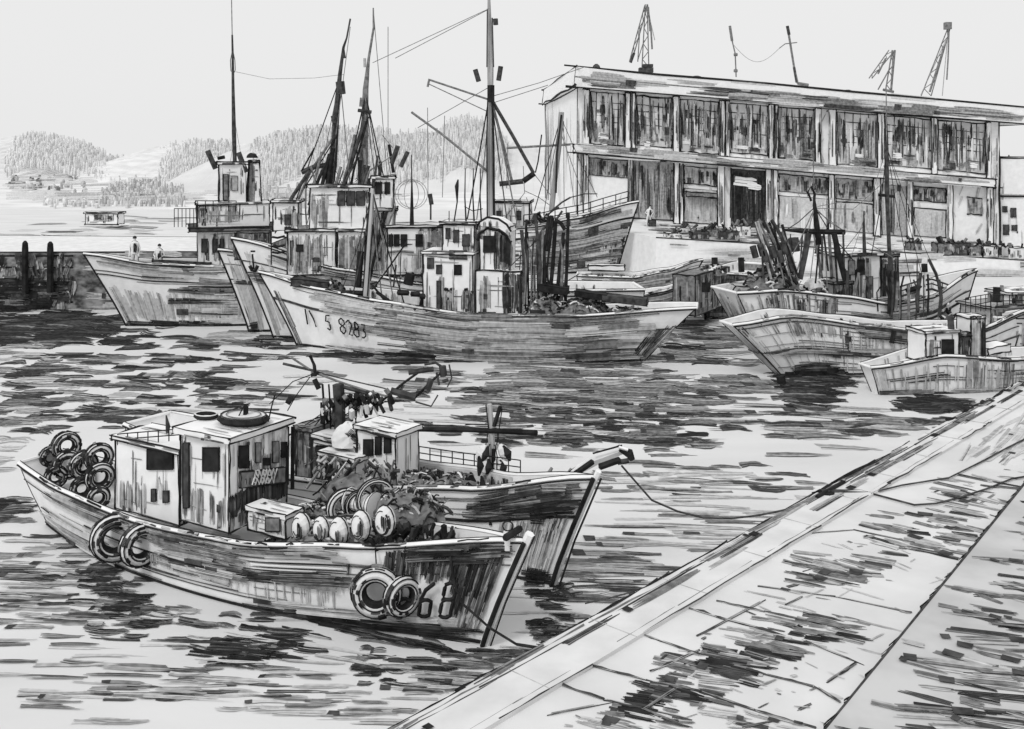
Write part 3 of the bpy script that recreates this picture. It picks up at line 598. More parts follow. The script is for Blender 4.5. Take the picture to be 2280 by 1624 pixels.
# masts and derricks on the hall roof
def roofthing(name, lb, cat, x, build, grp=None):
    base = fp(x, yR(x)+3, -1.5); t = thing(name, lb, cat, base, grp); build(t, base); return t
def rp(x, y, d): return ray(x, y, d)
def lat(m, a, b, w0, w1, n=6, lw=2.2, mt=None):
    """a lattice leg between two points: two chords with cross bracing"""
    a, b = V(a), V(b); s = V((1, 0, 0)); 
    m.line([a-s*w0, b-s*w1], lw, mt); m.line([a+s*w0, b+s*w1], lw, mt)
    for i in range(n):
        p, q = a.lerp(b, i/n), a.lerp(b, (i+1)/n); wa, wb = w0+(w1-w0)*i/n, w0+(w1-w0)*(i+1)/n; sg = 1 if i % 2 else -1
        m.line([p-s*wa*sg, q+s*wb*sg], lw*.7, mt)
def b1(t, p):
    d = p.y; m = MB(); lat(m, rp(1437, 150, d), rp(1439, 10, d), .35, .1, 8, 2.6, M); m.build('tower', t)
    m = MB(); lat(m, rp(1439, 12, d), rp(1404, 138, d), .15, .12, 7, 2.6, M); m.line([rp(1412, 118, d), rp(1404, 140, d)], 6, D); m.line([rp(1425, 60, d), rp(1420, 138, d)], 2.5, M); m.line([rp(1434, 90, d), rp(1420, 135, d)], 2, M); m.build('jib', t)
    m = MB(); m.line([rp(1441, 10, d), rp(1449, 60, d), rp(1452, 110, d)], 4, M); m.line([rp(1444, 30, d), rp(1458, 90, d)], 2, L); m.line([rp(1444, 16, d), rp(1447, 70, d)], 3, M); m.build('hoist_rope', t)
    m = MB(); c = rp(1438, 158, d); m.box8([c+V((x, y, z)) for z in (-.2, .3) for x, y in ((-.7, -.6), (.7, -.6), (.7, .6), (-.7, .6))], D); c = rp(1442, 147, d); m.box8([c+V((x, y, z)) for z in (-.15, .15) for x, y in ((-.5, -.5), (.5, -.5), (.5, .5), (-.5, .5))], D); m.build('base', t)
roofthing('derrick_crane', 'tallest lattice derrick with a drooping jib on the left part of the hall roof', 'crane', 1437, b1)
def b2(t, p):
    d = p.y; m = MB(); m.line([rp(1625, 58, d), rp(1631, 95, d), rp(1637, 120, d), rp(1639, 172, d)], 3, M); m.line([rp(1625, 58, d), rp(1630, 92, d)], 6, M); m.build('pole', t)
    for y in (122, 158): m = MB(); m.line([rp(1634, y, d), rp(1642, y, d)], 7, M); m.build('insulator', t)
roofthing('aerial_pole', 'thin leaning pole without a crossarm on the hall roof, left of its wired twin', 'pole', 1638, b2)
def b3(t, p):
    d = p.y; m = MB(); m.line([rp(1753, 58, d), rp(1760, 100, d), rp(1768, 150, d), rp(1776, 186, d)], 5, M); m.line([rp(1753, 58, d), rp(1757, 78, d)], 7, D); m.line([rp(1768, 150, d), rp(1774, 184, d)], 6, D); m.build('pole', t)
    m = MB(); m.line([rp(1735, 108, d), rp(1748, 98, d), rp(1775, 95, d)], 2.2, M); m.build('crossarm', t)
    m = MB(); m.line([rp(1776, 186, d), rp(1800, 190, d)], 7, M); m.build('base', t)
    m = MB(); m.line([rp(1735+(1633-1735)*i/12, 108-(8*i/12)+34*math.sin(math.pi*i/12), d) for i in range(13)], 1.3, L); m.build('wire', t)
roofthing('aerial_pole', 'thin leaning pole with a crossarm on the hall roof holding a sagging wire', 'pole', 1776, b3)
def b4(t, p):
    d = p.y; m = MB(); lat(m, rp(1978, 204, d), rp(1990, 112, d), .3, .15, 6, 3, M); m.line([rp(1990, 118, d), rp(1984, 205, d)], 5, M); m.build('tower', t)
    m = MB(); lat(m, rp(1986, 112, d), rp(1938, 175, d), .3, .15, 6, 2.4, M); m.line([rp(1972, 130, d), rp(1955, 165, d)], 4, M); m.line([rp(1980, 155, d), rp(1955, 200, d)], 3, M); m.build('jib', t)
    m = MB(); m.line([rp(1966, 200, d), rp(1990, 205, d)], 6, M); m.build('base', t)
roofthing('derrick_crane', 'short lattice derrick bent like a hook on the right half of the hall roof', 'crane', 1980, b4)
def b5(t, p):
    d = p.y; m = MB(); lat(m, rp(2062, 214, d), rp(2112, 66, d), .5, .12, 9, 2.6, M); m.line([rp(2070, 205, d), rp(2104, 100, d)], 5, M); m.build('tower', t)
    m = MB(); m.line([rp(2113, 68, d), rp(2111, 130, d), rp(2108, 178, d)], 3.5, M); m.line([rp(2112, 60, d), rp(2098, 214, d)], 2, L); m.line([rp(2106, 90, d), rp(2050, 212, d)], 2, L); m.build('stay', t)
    m = MB(); c = rp(2110, 58, d); m.box8([c+V((x, y, z)) for z in (-.35, .35) for x, y in ((-.3, -.3), (.3, -.3), (.3, .3), (-.3, .3))], M); m.build('head', t)
roofthing('derrick_crane', 'tall slanting lattice derrick farthest right on the hall roof', 'crane', 2085, b5)
# ------------------------------------------------------------------ boats
def boat(label, O, E, name='fishing_boat', group=None, cat='boat', **kw):
    fr = Fr(O, E); t = thing(name, label, cat, V((O[0], O[1], 0)), group); return t, fr, Hull(fr, **kw)
def part(root, name, fn, m=None):
    mb = MB(); fn(mb); return mb.build(name, root)
def mast(root, name, pts, px, m=K, n=6): 
    mb = MB(); mb.bar([rp(*p) for p in pts], px, m, n); return mb.build(name, root)
def wires(root, name, lines, px=1.3, m=M):
    for l in lines: mb = MB(); mb.line([rp(*p) for p in l], px, m); mb.build(name, root)
def shrouds(root, top, bots, px=1.6, m=K):
    for b in bots:
        mb = MB(); a, c = rp(*top), rp(*b); mid = a.lerp(c, .5)+V((R.uniform(-.1, .1), 0, -.15)); mb.line([a, mid, c], px*R.uniform(.7, 1.6), R.choice([m, M, D])); mb.build('shroud', root)
def netheap(lb, c, rx, ry, rz, n, wpx=(2, 7), tones=(K, K, K, D, D, M, L, P2), base=M, name='fishing_net', cat='net', group='nets heaped on the decks'):
    mb = MB(); c = V(c); bump(mb, c, rx, ry, rz, base, 16, 6, .1)
    for i in range(int(n*1.8)):
        a = R.uniform(0, 6.28); q = R.random()**.5; p = c+V((rx*q*math.cos(a), ry*q*math.sin(a), rz*1.06*math.sqrt(max(0, 1-q*q)))); e = V((R.uniform(-.3, .3)*rx, R.uniform(-.15, .05), R.uniform(-.35, .25)*rz))
        mb.line([p, p+e*.5+UP*.06*rz, p+e], R.uniform(*wpx), R.choice(tones))
    return tag(mb.build(name, org=c), lb, cat, group)
def rail(root, pts, h, n=6, lw=2.2, bars=(1, .5), m=K):
    mb = MB(); pts = [V(p) for p in pts]
    for f in bars: mb.line([p+UP*h*f for p in pts], lw, m)
    tot = len(pts)-1
    for i in range(n+1):
        u = i/n*tot; k = min(int(u), tot-1); p = pts[k].lerp(pts[k+1], u-k); mb.line([p, p+UP*h], lw, m)
    return mb.build('rail', root)
def drum(root, name, fr, px, y, l, ln, r, m=P, flange=K, ax=None, n=14):
    """a winch drum or rolled gear lying across or along the deck"""
    c = fr.Q(px, y, l); ax = ax or fr.D; mb = MB(); u = ax.cross(UP).normalized(); rows = []
    for t, q in ((-.5, .0), (-.5, 1.15), (-.44, 1.15), (-.44, .8), (.44, .8), (.44, 1.15), (.5, 1.15), (.5, 0)):
        rows.append([c+ax*ln*t+(u*math.cos(2*math.pi*j/n)+UP*math.sin(2*math.pi*j/n))*r*q for j in range(n)])
    mb.grid(rows, m, True)
    for t in (-.5, -.3, -.1, .1, .3, .5): mb.line([c+ax*ln*t*.98+(u*math.cos(2*math.pi*j/n)+UP*math.sin(2*math.pi*j/n))*r*(1.17 if abs(t) == .5 else .82) for j in range(n+1)], 2, K)
    return mb.build(name, root)
def bump(mb, c, rx, ry, rz, m, n=12, k=6, jit=.12):
    rows = []
    for i in range(k+1):
        a = math.pi/2*i/k; q, z = math.cos(a), math.sin(a)
        rows.append([V(c)+V((rx*q*math.cos(2*math.pi*j/n)*R.uniform(1-jit, 1+jit), ry*q*math.sin(2*math.pi*j/n)*R.uniform(1-jit, 1+jit), rz*z*R.uniform(1-jit, 1+jit))) for j in range(n)])
    mb.grid(rows, m, True)
# ---- farthest left trawler
t, fr, h = boat('white trawler farthest left with tall wheelhouse, funnel and bow against the stone pier', (-5.0, 66.0), (-22.9, 60.4), name='trawler', W=5, zs=[(0, 3.0), (.45, 3.5), (.7, 3.55), (.88, 3.75), (1, 4.35)], rb=2.6, bowp=2.3, keel=-.6, bul=.8, lw=3.2)
def fn(mb):
    h.vh(mb, 60, 275, 540, .16, .64, 'fff', 7, 0, (.4, 1)); h.hh(mb, 9, 390, 545, .2, .62, 'lfl', (50, 140), 11); h.hh(mb, 6, 350, 540, .3, .68, 'dmd', (70, 150), 9); h.hh(mb, 3, 340, 540, .62, .68, 'md', (90, 150), 11); h.hh(mb, 14, 215, 540, .88, .98, 'mmdl', (60, 160), 11); h.hh(mb, 4, 300, 540, .80, .84, 'ml', (60, 130), 9)
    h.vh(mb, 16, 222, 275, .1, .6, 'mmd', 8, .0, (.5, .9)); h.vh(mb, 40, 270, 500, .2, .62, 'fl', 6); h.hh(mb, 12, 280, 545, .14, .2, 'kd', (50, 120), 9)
h.build(t, fn, strakes=[(.76, .9, D)])
c = cabin(t, fr, 'deckhouse', 440, 600, 514, 612, -1.5, .9, P, 3, hatch=[(14, 'mdl', .05, .5, .3, 1, 9)], roofm=D, over=.5)
for x0, x1 in ((449, 462), (474, 484), (490, 498)): panel(fr, c['o'], 'window', x0, x1, 532, 562, l=.9, m=D, lw=2)
cB = cabin(t, fr, 'bridge_deck', 438, 600, 455, 510, -1.3, .7, P, 3, hatch=[(26, 'lml', .0, .55, .25, .95, 8), (6, 'dk', .0, .12, .1, 1, 8)], over=.05)
c2 = cabin(t, fr, 'wheelhouse', 488, 548, 366, 458, -1.0, .6, P, 3, roofm=P)
panel(fr, c2['o'], 'door', 497, 508, 388, 446, l=.6, m=M, lw=2.5); panel(fr, c2['o'], 'window', 516, 529, 392, 425, l=.6, m=L, lw=1.5)
c3 = cabin(t, fr, 'funnel', 550, 583, 362, 472, -.6, .5, P, 3, taper=.15, hatch=[(14, 'mmd', 0, .45, 0, 1, 7)], roofm=K, over=.02)
mast(t, 'exhaust_pipe', [(462, 336, 62), (480, 376, 62)], 12, D); mast(t, 'exhaust_pipe', [(531, 340, 62), (548, 384, 62)], 12, D); mast(t, 'searchlight', [(485, 353, 62), (500, 350, 62)], 9, K)
mb = MB(); bump(mb, rp(561, 352, 62.5), .35, .35, .3, K); mb.build('funnel_cap', t)
mast(t, 'mast', [(523, 366, 62), (521, 300, 62), (519, 200, 62), (518, 118, 62), (517, 78, 62)], [9, 10, 7, 5, 4], D); mast(t, 'mast_tip', [(517, 80, 62), (515, -30, 62)], 2.2, M)
mb = MB(); mb.line([rp(x, y, 62) for x, y in ((518, 110), (513, 135), (514, 158), (520, 165), (524, 156), (523, 135), (518, 110))], 2, M); mb.build('lantern', t)
wires(t, 'stay', [[(522, 305, 62), (512, 366, 62)], [(524, 160, 62), (600, 176, 62), (700, 174, 61), (765, 166, 60)], [(523, 270, 62), (540, 366, 62)]], 1.2, L)
rail(t, [fr.Q(388, 506, .5), fr.Q(440, 506, .7)], 1.1, 6, 1.8); rail(t, [fr.Q(440, 470, .75), fr.Q(526, 470, .75)], .6, 5, 1.8)
mb = MB(); mb.box8([fr.Q(340, 594, 1.0), fr.Q(470, 600, 1.0), fr.Q(470, 600, -.6), fr.Q(340, 594, -.6)]+[p+UP*.42 for p in (fr.Q(340, 594, 1.0), fr.Q(470, 600, 1.0), fr.Q(470, 600, -.6), fr.Q(340, 594, -.6))], D, 3); mb.build('hatch_cover', t)
F1_ = fr; H1 = h
# ---- second and third of the row
t, fr, h = boat('white boat showing only its narrow bow, second from left in the row', (1.5, 62.2), (-15.1, 58.4), name='fishing_boat', W=2.6, zs=[(0, 2.6), (.5, 3.3), (.8, 3.9), (1, 4.75)], rb=1.9, bowp=1.9, keel=-.6, bul=.7, lw=3.2)
def fn(mb): h.vh(mb, 30, 500, 620, .05, .95, 'flf', 7); h.vh(mb, 14, 470, 560, .05, .85, 'lm', 6, .02); h.hh(mb, 2, 500, 610, .62, .68, 'd', (60, 90), 6); h.hh(mb, 4, 480, 620, .1, .17, 'k', (40, 80), 12)
h.build(t, fn)
t, fr, h = boat('high bowed white trawler with an anchor at its bow and two tall leaning masts', (7.0, 58.6), (-13.35, 56.6), name='trawler', W=4.0, zs=[(0, 2.6), (.35, 2.7), (.6, 3.15), (.8, 3.9), (1, 5.55)], rb=2.5, bowp=1.8, keel=-.6, bul=.7, lw=3.2)
def fn(mb): h.vh(mb, 14, 560, 720, .1, .9, 'f', 6); h.hh(mb, 10, 590, 800, .82, .95, 'mdl', (60, 130), 9); h.vh(mb, 14, 515, 600, .05, .8, 'lml', 6, .0); h.hh(mb, 3, 545, 610, .62, .7, 'd', (50, 70), 10)
h.build(t, fn, strakes=[(.8, .8, D)])
mb = MB(); a = [h.side(h.spx(x, .8), .8)+fr.N*.1 for x in (563, 566)]
mb.bar([rp(562, 566, 55.6), rp(565, 600, 55.6)], 4, K); mb.line([rp(556, 592, 55.5), rp(561, 602, 55.5), rp(568, 604, 55.5), rp(574, 592, 55.5)], 8, K); mb.line([rp(558, 560, 55.6), rp(568, 560, 55.6)], 4, K); mb.build('anchor', t)
c = cabin(t, fr, 'forecastle', 523, 598, 519, 578, -1.7, -.95, M, 3, hatch=[(40, 'mmlm', 0, 1, 0, 1, 8), (10, 'd', 0, 1, .7, 1, 7)], roof=False)
panel(fr, c['o'], 'porthole', 561, 574, 536, 549, l=-.95, m=K, lw=2)
mb = MB()
for y in (528, 548, 562): mb.line([fr.Q(606, y, .9), fr.Q(618, y+2, .9), fr.Q(634, y-2, .9)], 5, K)
for x in (604, 640): mb.line([fr.Q(x, 515, .9), fr.Q(x, 590, .9)], 3, K)
mb.build('ladder', t)
c = cabin(t, fr, 'deckhouse', 640, 748, 516, 612, -1.2, 1.0, P, 3, hatch=[(34, 'mmdl', 0, .7, .0, .95, 9)], over=.1)
panel(fr, c['o'], 'porthole', 660, 675, 545, 560, l=1.0, m=K, lw=2)
c = cabin(t, fr, 'deckhouse', 752, 812, 516, 612, -1.2, 1.1, P, 3, hatch=[(26, 'mml', .1, .95, .0, .95, 9)])
c2 = cabin(t, fr, 'wheelhouse', 690, 822, 418, 512, -1.2, .9, P, 3, hatch=[(22, 'mdm', .5, 1, .62, .95, 10), (14, 'lml', .0, .35, .0, .9, 8)], over=.15)
for x0, x1 in ((752, 768), (772, 790), (794, 812)): panel(fr, c2['o'], 'window', x0, x1, 426, 458, l=.9, m=D, lw=2)
c3 = cabin(t, fr, 'bridge_wing', 608, 664, 452, 514, -1.0, .8, P, 3, hatch=[(10, 'lm', .5, 1, 0, .9, 8)])
for y0, y1 in ((478, 500), (506, 520)): panel(fr, c3['o'], 'window', 634, 648, y0, y1, l=.8, m=D, lw=2)
c3 = cabin(t, fr, 'aft_lookout', 830, 876, 398, 470, -1.0, .7, P, 3)
for x0, x1 in ((836, 850), (857, 868)): panel(fr, c3['o'], 'window', x0, x1, 406, 432, l=.7, m=K, lw=2)
c4 = cabin(t, fr, 'aft_deckhouse', 822, 880, 470, 612, -1.0, .6, P, 3, hatch=[(16, 'lmf', 0, 1, 0, 1, 6)])
c4 = cabin(t, fr, 'net_store', 862, 1004, 507, 612, -1.0, .9, P, 3, hatch=[(34, 'lmlm', .5, 1, 0, .95, 10), (12, 'dm', .5, .9, .8, 1, 9), (8, 'fl', 0, .45, 0, .5, 6)])
for x0, x1 in ((866, 875), (878, 889), (893, 906), (926, 941)): panel(fr, c4['o'], 'window', x0, x1, 522, 549, l=.9, m=K, lw=2)
mb = MB(); mb.line([fr.Q(x, y, 1.0) for x, y in ((866, 562), (890, 559), (922, 562))], 5, M); mb.build('awning_rail', t)
mast(t, 'mast', [(700, 590, 57), (718, 500, 57), (742, 370, 57), (748, 262, 57), (757, 165, 57), (765, 105, 57), (772, 85, 57), (780, 42, 57)], [24, 20, 17, 15, 9, 6, 4, 4], D)
for x0, y0, x1, y1, wd in ((757, 182, 760, 210, 20), (741, 258, 745, 275, 10), (765, 112, 768, 130, 5)): mast(t, 'mast_light', [(x0, y0, 56.7), (x1, y1, 56.7)], wd, D)
mast(t, 'mast', [(798, 620, 57.6), (802, 540, 57.6), (808, 420, 57.6), (812, 300, 57.6), (814, 200, 57.6), (821, 130, 57.6), (832, 62, 57.6), (831, 18, 57.6)], [36, 26, 20, 17, 13, 6, 5, 3], M)
mast(t, 'mast_foot', [(796, 610, 57), (800, 540, 57), (806, 520, 57)], [30, 34, 16], K)
mast(t, 'crosstree', [(797, 246, 57.4), (827, 250, 57.4)], 9, D); mast(t, 'mast_light', [(806, 218, 57.3), (804, 238, 57.3)], 9, M); mast(t, 'mast_light', [(812, 130, 57.3), (812, 150, 57.3)], 6, L)
for pts, wd, m in (([(744, 305, 56.8), (660, 425, 56.8), (605, 512, 56.8)], 5, D), ([(738, 312, 56.8), (690, 385, 56.8), (640, 500, 56.8)], 6, M), ([(752, 300, 56.8), (690, 400, 56.8), (612, 520, 56.8)], 3, K),
        ([(812, 270, 57), (770, 400, 57), (742, 500, 57), (724, 620, 57)], 9, D), ([(820, 260, 57), (790, 370, 57), (768, 470, 57), (738, 600, 57)], 5, K), ([(745, 365, 56.7), (700, 372, 56.7), (672, 384, 56.7)], 13, D),
        ([(850, 440, 56.6), (826, 500, 56.6), (812, 560, 56.6)], 9, D), ([(855, 470, 56.6), (832, 560, 56.6)], 4, K)):
    mast(t, 'derrick', pts, wd, m)
for pts, wd, m in (([(872, 365, 56), (886, 325, 56)], 12, D), ([(892, 372, 56), (908, 338, 56)], 11, D), ([(866, 322, 57), (876, 385, 57)], 7, K), ([(847, 360, 57), (845, 400, 57)], 8, D)): mast(t, 'flood_light', pts, wd, m)
wires(t, 'stay', [[(745, 375, 56.8), (765, 415, 56.8)], [(640, 470, 56.8), (715, 485, 56.8)], [(645, 478, 56.8), (715, 478, 56.8)], [(748, 310, 56.8), (733, 520, 56.8)], [(813, 255, 57), (838, 400, 57)], [(790, 400, 56.8), (885, 340, 56.8)],
   [(790, 405, 56.8), (868, 350, 56.8)], [(755, 500, 56.6), (860, 495, 56.6)], [(715, 405, 56.6), (700, 600, 56.6)], [(880, 372, 56.6), (872, 640, 56.6)], [(864, 60, 58), (864, 300, 58)], [(862, 340, 57), (884, 480, 57)], [(875, 330, 56.8), (850, 300, 56.8)], [(832, 30, 57.6), (862, 390, 57.6)], [(830, 140, 57.6), (1088, 20, 70)], [(780, 60, 57), (748, 300, 56.6)]], 1.6, M)
mb = MB()
for rx, s in ((36, 1), (30, .9), (16, 1)): mb.line([fr.Q(x, y, .5) for x, y in arc(916, 433, rx, 33*s, 0, 360, 20)], 1.6, L)
mb.build('antenna_hoop', t)
mast(t, 'antenna_pole', [(917, 505, 56.6), (917, 470, 56.6), (917, 400, 56.6), (916, 345, 56.6)], [10, 8, 3, 2], K)
mast(t, 'antenna_pole', [(959, 490, 57), (959, 450, 57)], 4, D); mast(t, 'signal_lamp', [(957, 432, 57), (961, 456, 57)], 10, D)
shrouds(t, (757, 175, 57), [(640, 500, 56.4), (668, 560, 56.4), (700, 600, 56.4), (742, 600, 56.2), (790, 560, 56.4)], 2)
shrouds(t, (814, 210, 57.5), [(728, 600, 56.4), (752, 620, 56.4), (776, 625, 56.4), (850, 600, 56.4), (880, 620, 56.4), (905, 610, 56.4)], 2)
for pts, wd, m in (([(742, 330, 56.5), (722, 450, 56.5), (702, 560, 56.3)], 10, K), ([(745, 420, 56.4), (728, 500, 56.4), (715, 570, 56.4)], 14, D), ([(776, 470, 56.4), (752, 560, 56.3), (740, 610, 56.3)], 8, D), ([(690, 380, 56.4), (650, 440, 56.4), (628, 490, 56.4)], 9, D), ([(790, 300, 57), (778, 360, 57), (764, 410, 57)], 7, M), ([(812, 330, 57), (816, 420, 57)], 8, M), ([(700, 330, 56.6), (672, 380, 56.6)], 4, K)): mast(t, 'derrick', pts, wd, m)
for i in range(22):
    x = R.uniform(640, 850); dx = R.uniform(10, 60)*(1 if R.random() < .8 else -.4); y = R.uniform(330, 480); l = R.uniform(80, 200); yb = min(600, y+l); mast(t, 'spar', [(x+dx, y, 56.5), (x+dx*.5+R.uniform(-4, 4), (y+yb)/2, 56.4), (x, yb, 56.3)], R.uniform(2.5, 9), R.choice([K, D, D, M]))
netheap('dark net heaped at the mast foot of the high bowed trawler', fr.Q(790, 622, .4)-UP*.4, 1.1, .6, 1.1, 70, (2, 8))
netheap('grey net bundle between the net store and the numbered boat wheelhouse', fr.Q(905, 622, .6)-UP*.5, 1.3, .6, .9, 60, (2, 6))
# ---- numbered white boat in front
t4, fr, h = boat('long white boat with small number on its bow and two wheelhouses, nearest in left row', (6.6, 50.9), (-11.6, 54.6), name='fishing_boat', W=4.4, zs=[(0, 2.75), (.18, 2.35), (.45, 2.3), (.7, 2.75), (.88, 3.2), (1, 3.85)], rb=2.4, rs=3.0, stern=.35, bowp=2.2, keel=-.5, bul=.65, lw=3.4)
def fn(mb):
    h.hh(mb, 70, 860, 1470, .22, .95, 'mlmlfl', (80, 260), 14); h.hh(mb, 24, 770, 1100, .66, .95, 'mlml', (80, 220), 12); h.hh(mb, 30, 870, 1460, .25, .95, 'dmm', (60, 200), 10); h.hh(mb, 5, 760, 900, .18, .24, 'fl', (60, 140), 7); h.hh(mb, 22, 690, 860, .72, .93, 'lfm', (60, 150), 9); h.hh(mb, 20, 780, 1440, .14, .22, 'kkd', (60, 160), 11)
    h.hh(mb, 6, 690, 800, .1, .18, 'fk', (50, 90), 9); h.hh(mb, 12, 960, 1300, .9, 1.0, 'dm', (60, 150), 11); h.vh(mb, 18, 1405, 1475, .1, .8, 'dkm', 12, 0, (.4, .9)); h.vh(mb, 14, 606, 670, .05, .85, 'mmd', 8, .0, (.5, .9)); h.hh(mb, 6, 740, 1100, .5, .62, 'ml', (100, 240), 9)
    h.glyphs(mb, '/| 5 8283', 687, .45, 12, 27, 3.4, K, .26, .007)
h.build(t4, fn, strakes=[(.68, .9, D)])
z = fr
c = cabin(t4, fr, 'wheelhouse', 942, 1052, 566, 700, -1.1, .9, P, 3.2, hatch=[(44, 'mmdl', .38, 1, .0, .42, 9), (10, 'dk', .38, 1, .38, .45, 8), (6, 'dml', .3, .4, .0, .7, 6)], over=.1)
for x0, x1, y0, y1 in ((952, 966, 574, 598), (972, 984, 590, 610)): panel(fr, c['o'], 'window', x0, x1, y0, y1, l=.9, m=D, lw=2)
panel(fr, c['o'], 'porthole', 1012, 1028, 590, 612, l=.9, m=K, lw=2); panel(fr, c['o'], 'door', 973, 982, 625, 690, l=.9, m=D, lw=2)
c = cabin(t4, fr, 'upper_bridge', 986, 1056, 500, 564, -.9, .6, P, 3, hatch=[(8, 'lm', .5, 1, .0, .4, 6)], over=.12)
for x0, x1, y0, y1 in ((993, 1003, 508, 532), (1010, 1022, 512, 540), (1030, 1046, 522, 548)): panel(fr, c['o'], 'window', x0, x1, y0, y1, l=.6, m=D, lw=2)
mb = MB()
for y in (560, 568, 575): mb.line([fr.Q(1000, y, .95), fr.Q(1040, y+1, .95)], 6, D)
mb.build('step', t4)
c = cabin(t4, fr, 'engine_house', 1060, 1160, 604, 706, -1.0, .8, P, 3.2, hatch=[(26, 'kdmd', .62, 1, .0, 1, 11), (12, 'ml', .12, .3, .1, .9, 9)], roof=False)
c = cabin(t4, fr, 'tower_house', 1068, 1136, 506, 604, -.8, .5, P, 3.2, hatch=[(30, 'kkdd', .55, 1, .0, 1, 10), (6, 'lm', 0, .4, .7, 1, 7)], roof=False, over=.1)
panel(fr, c['o'], 'window', 1077, 1103, 526, 562, l=.5, m=K, lw=3)
mb = MB(); top = [fr.Q(x, y, .55) for x, y in ((1062, 512), (1068, 494), (1085, 484), (1110, 488), (1128, 500), (1138, 516))]
mb.grid([top, [p-fr.N*1.4 for p in top]], P); lo = [p-UP*.55 for p in top]; mb.grid([lo, top], P); mb.line(top, 5, K); mb.line(lo, 7, K)
for i in range(14): u = R.random()*4.9; k = int(u); p = lo[k].lerp(lo[k+1], u-k); mb.stroke(p, p+UP*R.uniform(.2, .5), .14, fr.N, R.choice([L, D, M]), .03)
mb.build('hood', t4)
d4 = 52.5
mast(t4, 'mast', [(814, 668, 52.4), (818, 600, 52.4), (824, 500, 52.4), (829, 420, 52.4)], [17, 14, 12, 8], WOOD)
mb = MB(); mb.line([rp(807, 668, 52.3), rp(815, 560, 52.3), (rp(824, 430, 52.3))], 3.5, K); mb.line([rp(818, 660, 52.2), rp(830, 500, 52.2)], 3, K); mb.build('backstay', t4)
for pts, wd in (([(834, 640, 52), (870, 590, 52), (905, 540, 52)], 4), ([(838, 650, 52), (880, 680, 52)], 8), ([(830, 636, 52), (868, 684, 52)], 5)): mast(t4, 'strut', pts, wd, K)
for x, y0, y1, wd, m in ((797, 560, 640, 15, K), (820, 600, 625, 12, K), (908, 610, 634, 22, K), (876, 590, 640, 4, D), (935, 664, 690, 9, K)): mast(t4, 'post', [(x, y1, 52.6), (x+3, (y0+y1)/2, 52.6), (x+6, y0, 52.6)], wd, m)
for x, y, wx in ((885, 652, 26), (915, 655, 20), (935, 660, 12), (760, 652, 60), (1065, 700, 40), (1180, 696, 34)): mb = MB(); p = fr.Q(x, y, 1.3); mb.line([p, p+fr.D*-wx*p.y/F], 12, K); mb.build('deck_fitting', t4)
for x0, x1, y, wd, m in ((648, 730, 641, 14, D), (760, 828, 638, 10, M), (1196, 1262, 652, 13, K), (1280, 1350, 664, 10, K), (1340, 1440, 676, 12, D)):
    mb = MB(); a, b = fr.Q(x0, y-4, .8), fr.Q(x1, y+6, .8); hz = UP*wd*1.2*a.y/F; mb.box8([a, b, b-fr.N*.8, a-fr.N*.8, a+hz, b+hz, b-fr.N*.8+hz, a-fr.N*.8+hz], m, 2.5); mb.build('hatch_cover', t4)
mast(t4, 'antenna_pole', [(1010, 500, 52.5), (1018, 450, 52.5), (1017, 415, 52.5), (1020, 400, 52.5)], [3, 3, 9, 3], K)
for x in (1038, 1056, 1072): mast(t4, 'antenna_pole', [(x, 500, 52.6), (x-3, 440, 52.6), (x-2, 375, 52.6)], [4, 3, 2], K)
wires(t4, 'stay', [[(1034, 460, 52.6), (1052, 470, 52.6), (1075, 465, 52.6)], [(1000, 470, 52.5), (1000, 520, 52.5)], [(870, 640, 52.3), (872, 520, 52.3)], [(890, 640, 52.2), (893, 560, 52.2)], [(1160, 700, 52), (1240, 640, 51.6), (1290, 610, 51.4)], [(1150, 690, 52), (1160, 560, 52)], [(1120, 610, 52), (1190, 540, 52)]], 2, K)
mb = MB()
for i in range(7): x = 1170+i*7; mb.line([fr.Q(x, 690, .4), fr.Q(x+R.uniform(-6, 6), 560+R.uniform(-50, 40), .2)], R.uniform(2.5, 7), R.choice([K, D, M]))
mb.build('gallows_frame', t4)
shrouds(t4, (829, 425, 52.4), [(760, 650, 52.2), (786, 655, 52), (850, 660, 52), (876, 668, 52), (900, 676, 52)], 2)
for x, y, r_, z_, n_, lb in ((1215, 690, 1.0, .9, 60, 'pale net heap right behind the engine house of the numbered boat'), (1300, 690, 1.3, .75, 70, 'low white net heap amidships on the after deck of the numbered boat'), (1395, 700, 1.0, .55, 46, 'small net heap nearest the stern of the numbered boat'), (745, 640, .5, .6, 30, 'round ball of netting on the fore deck of the numbered boat')): netheap(lb, fr.Q(x, y, .3)-UP*.25, r_, .6, z_, n_, (2, 7))
for i in range(16):
    x = R.uniform(1165, 1260); mast(t4, 'gallows_post', [(x, R.uniform(640, 690), 51.4), (x+R.uniform(-6, 10), R.uniform(560, 600), 51.4), (x+R.uniform(-12, 16), R.uniform(470, 540), 51.4)], R.uniform(3, 9), R.choice([K, D, K, M]))
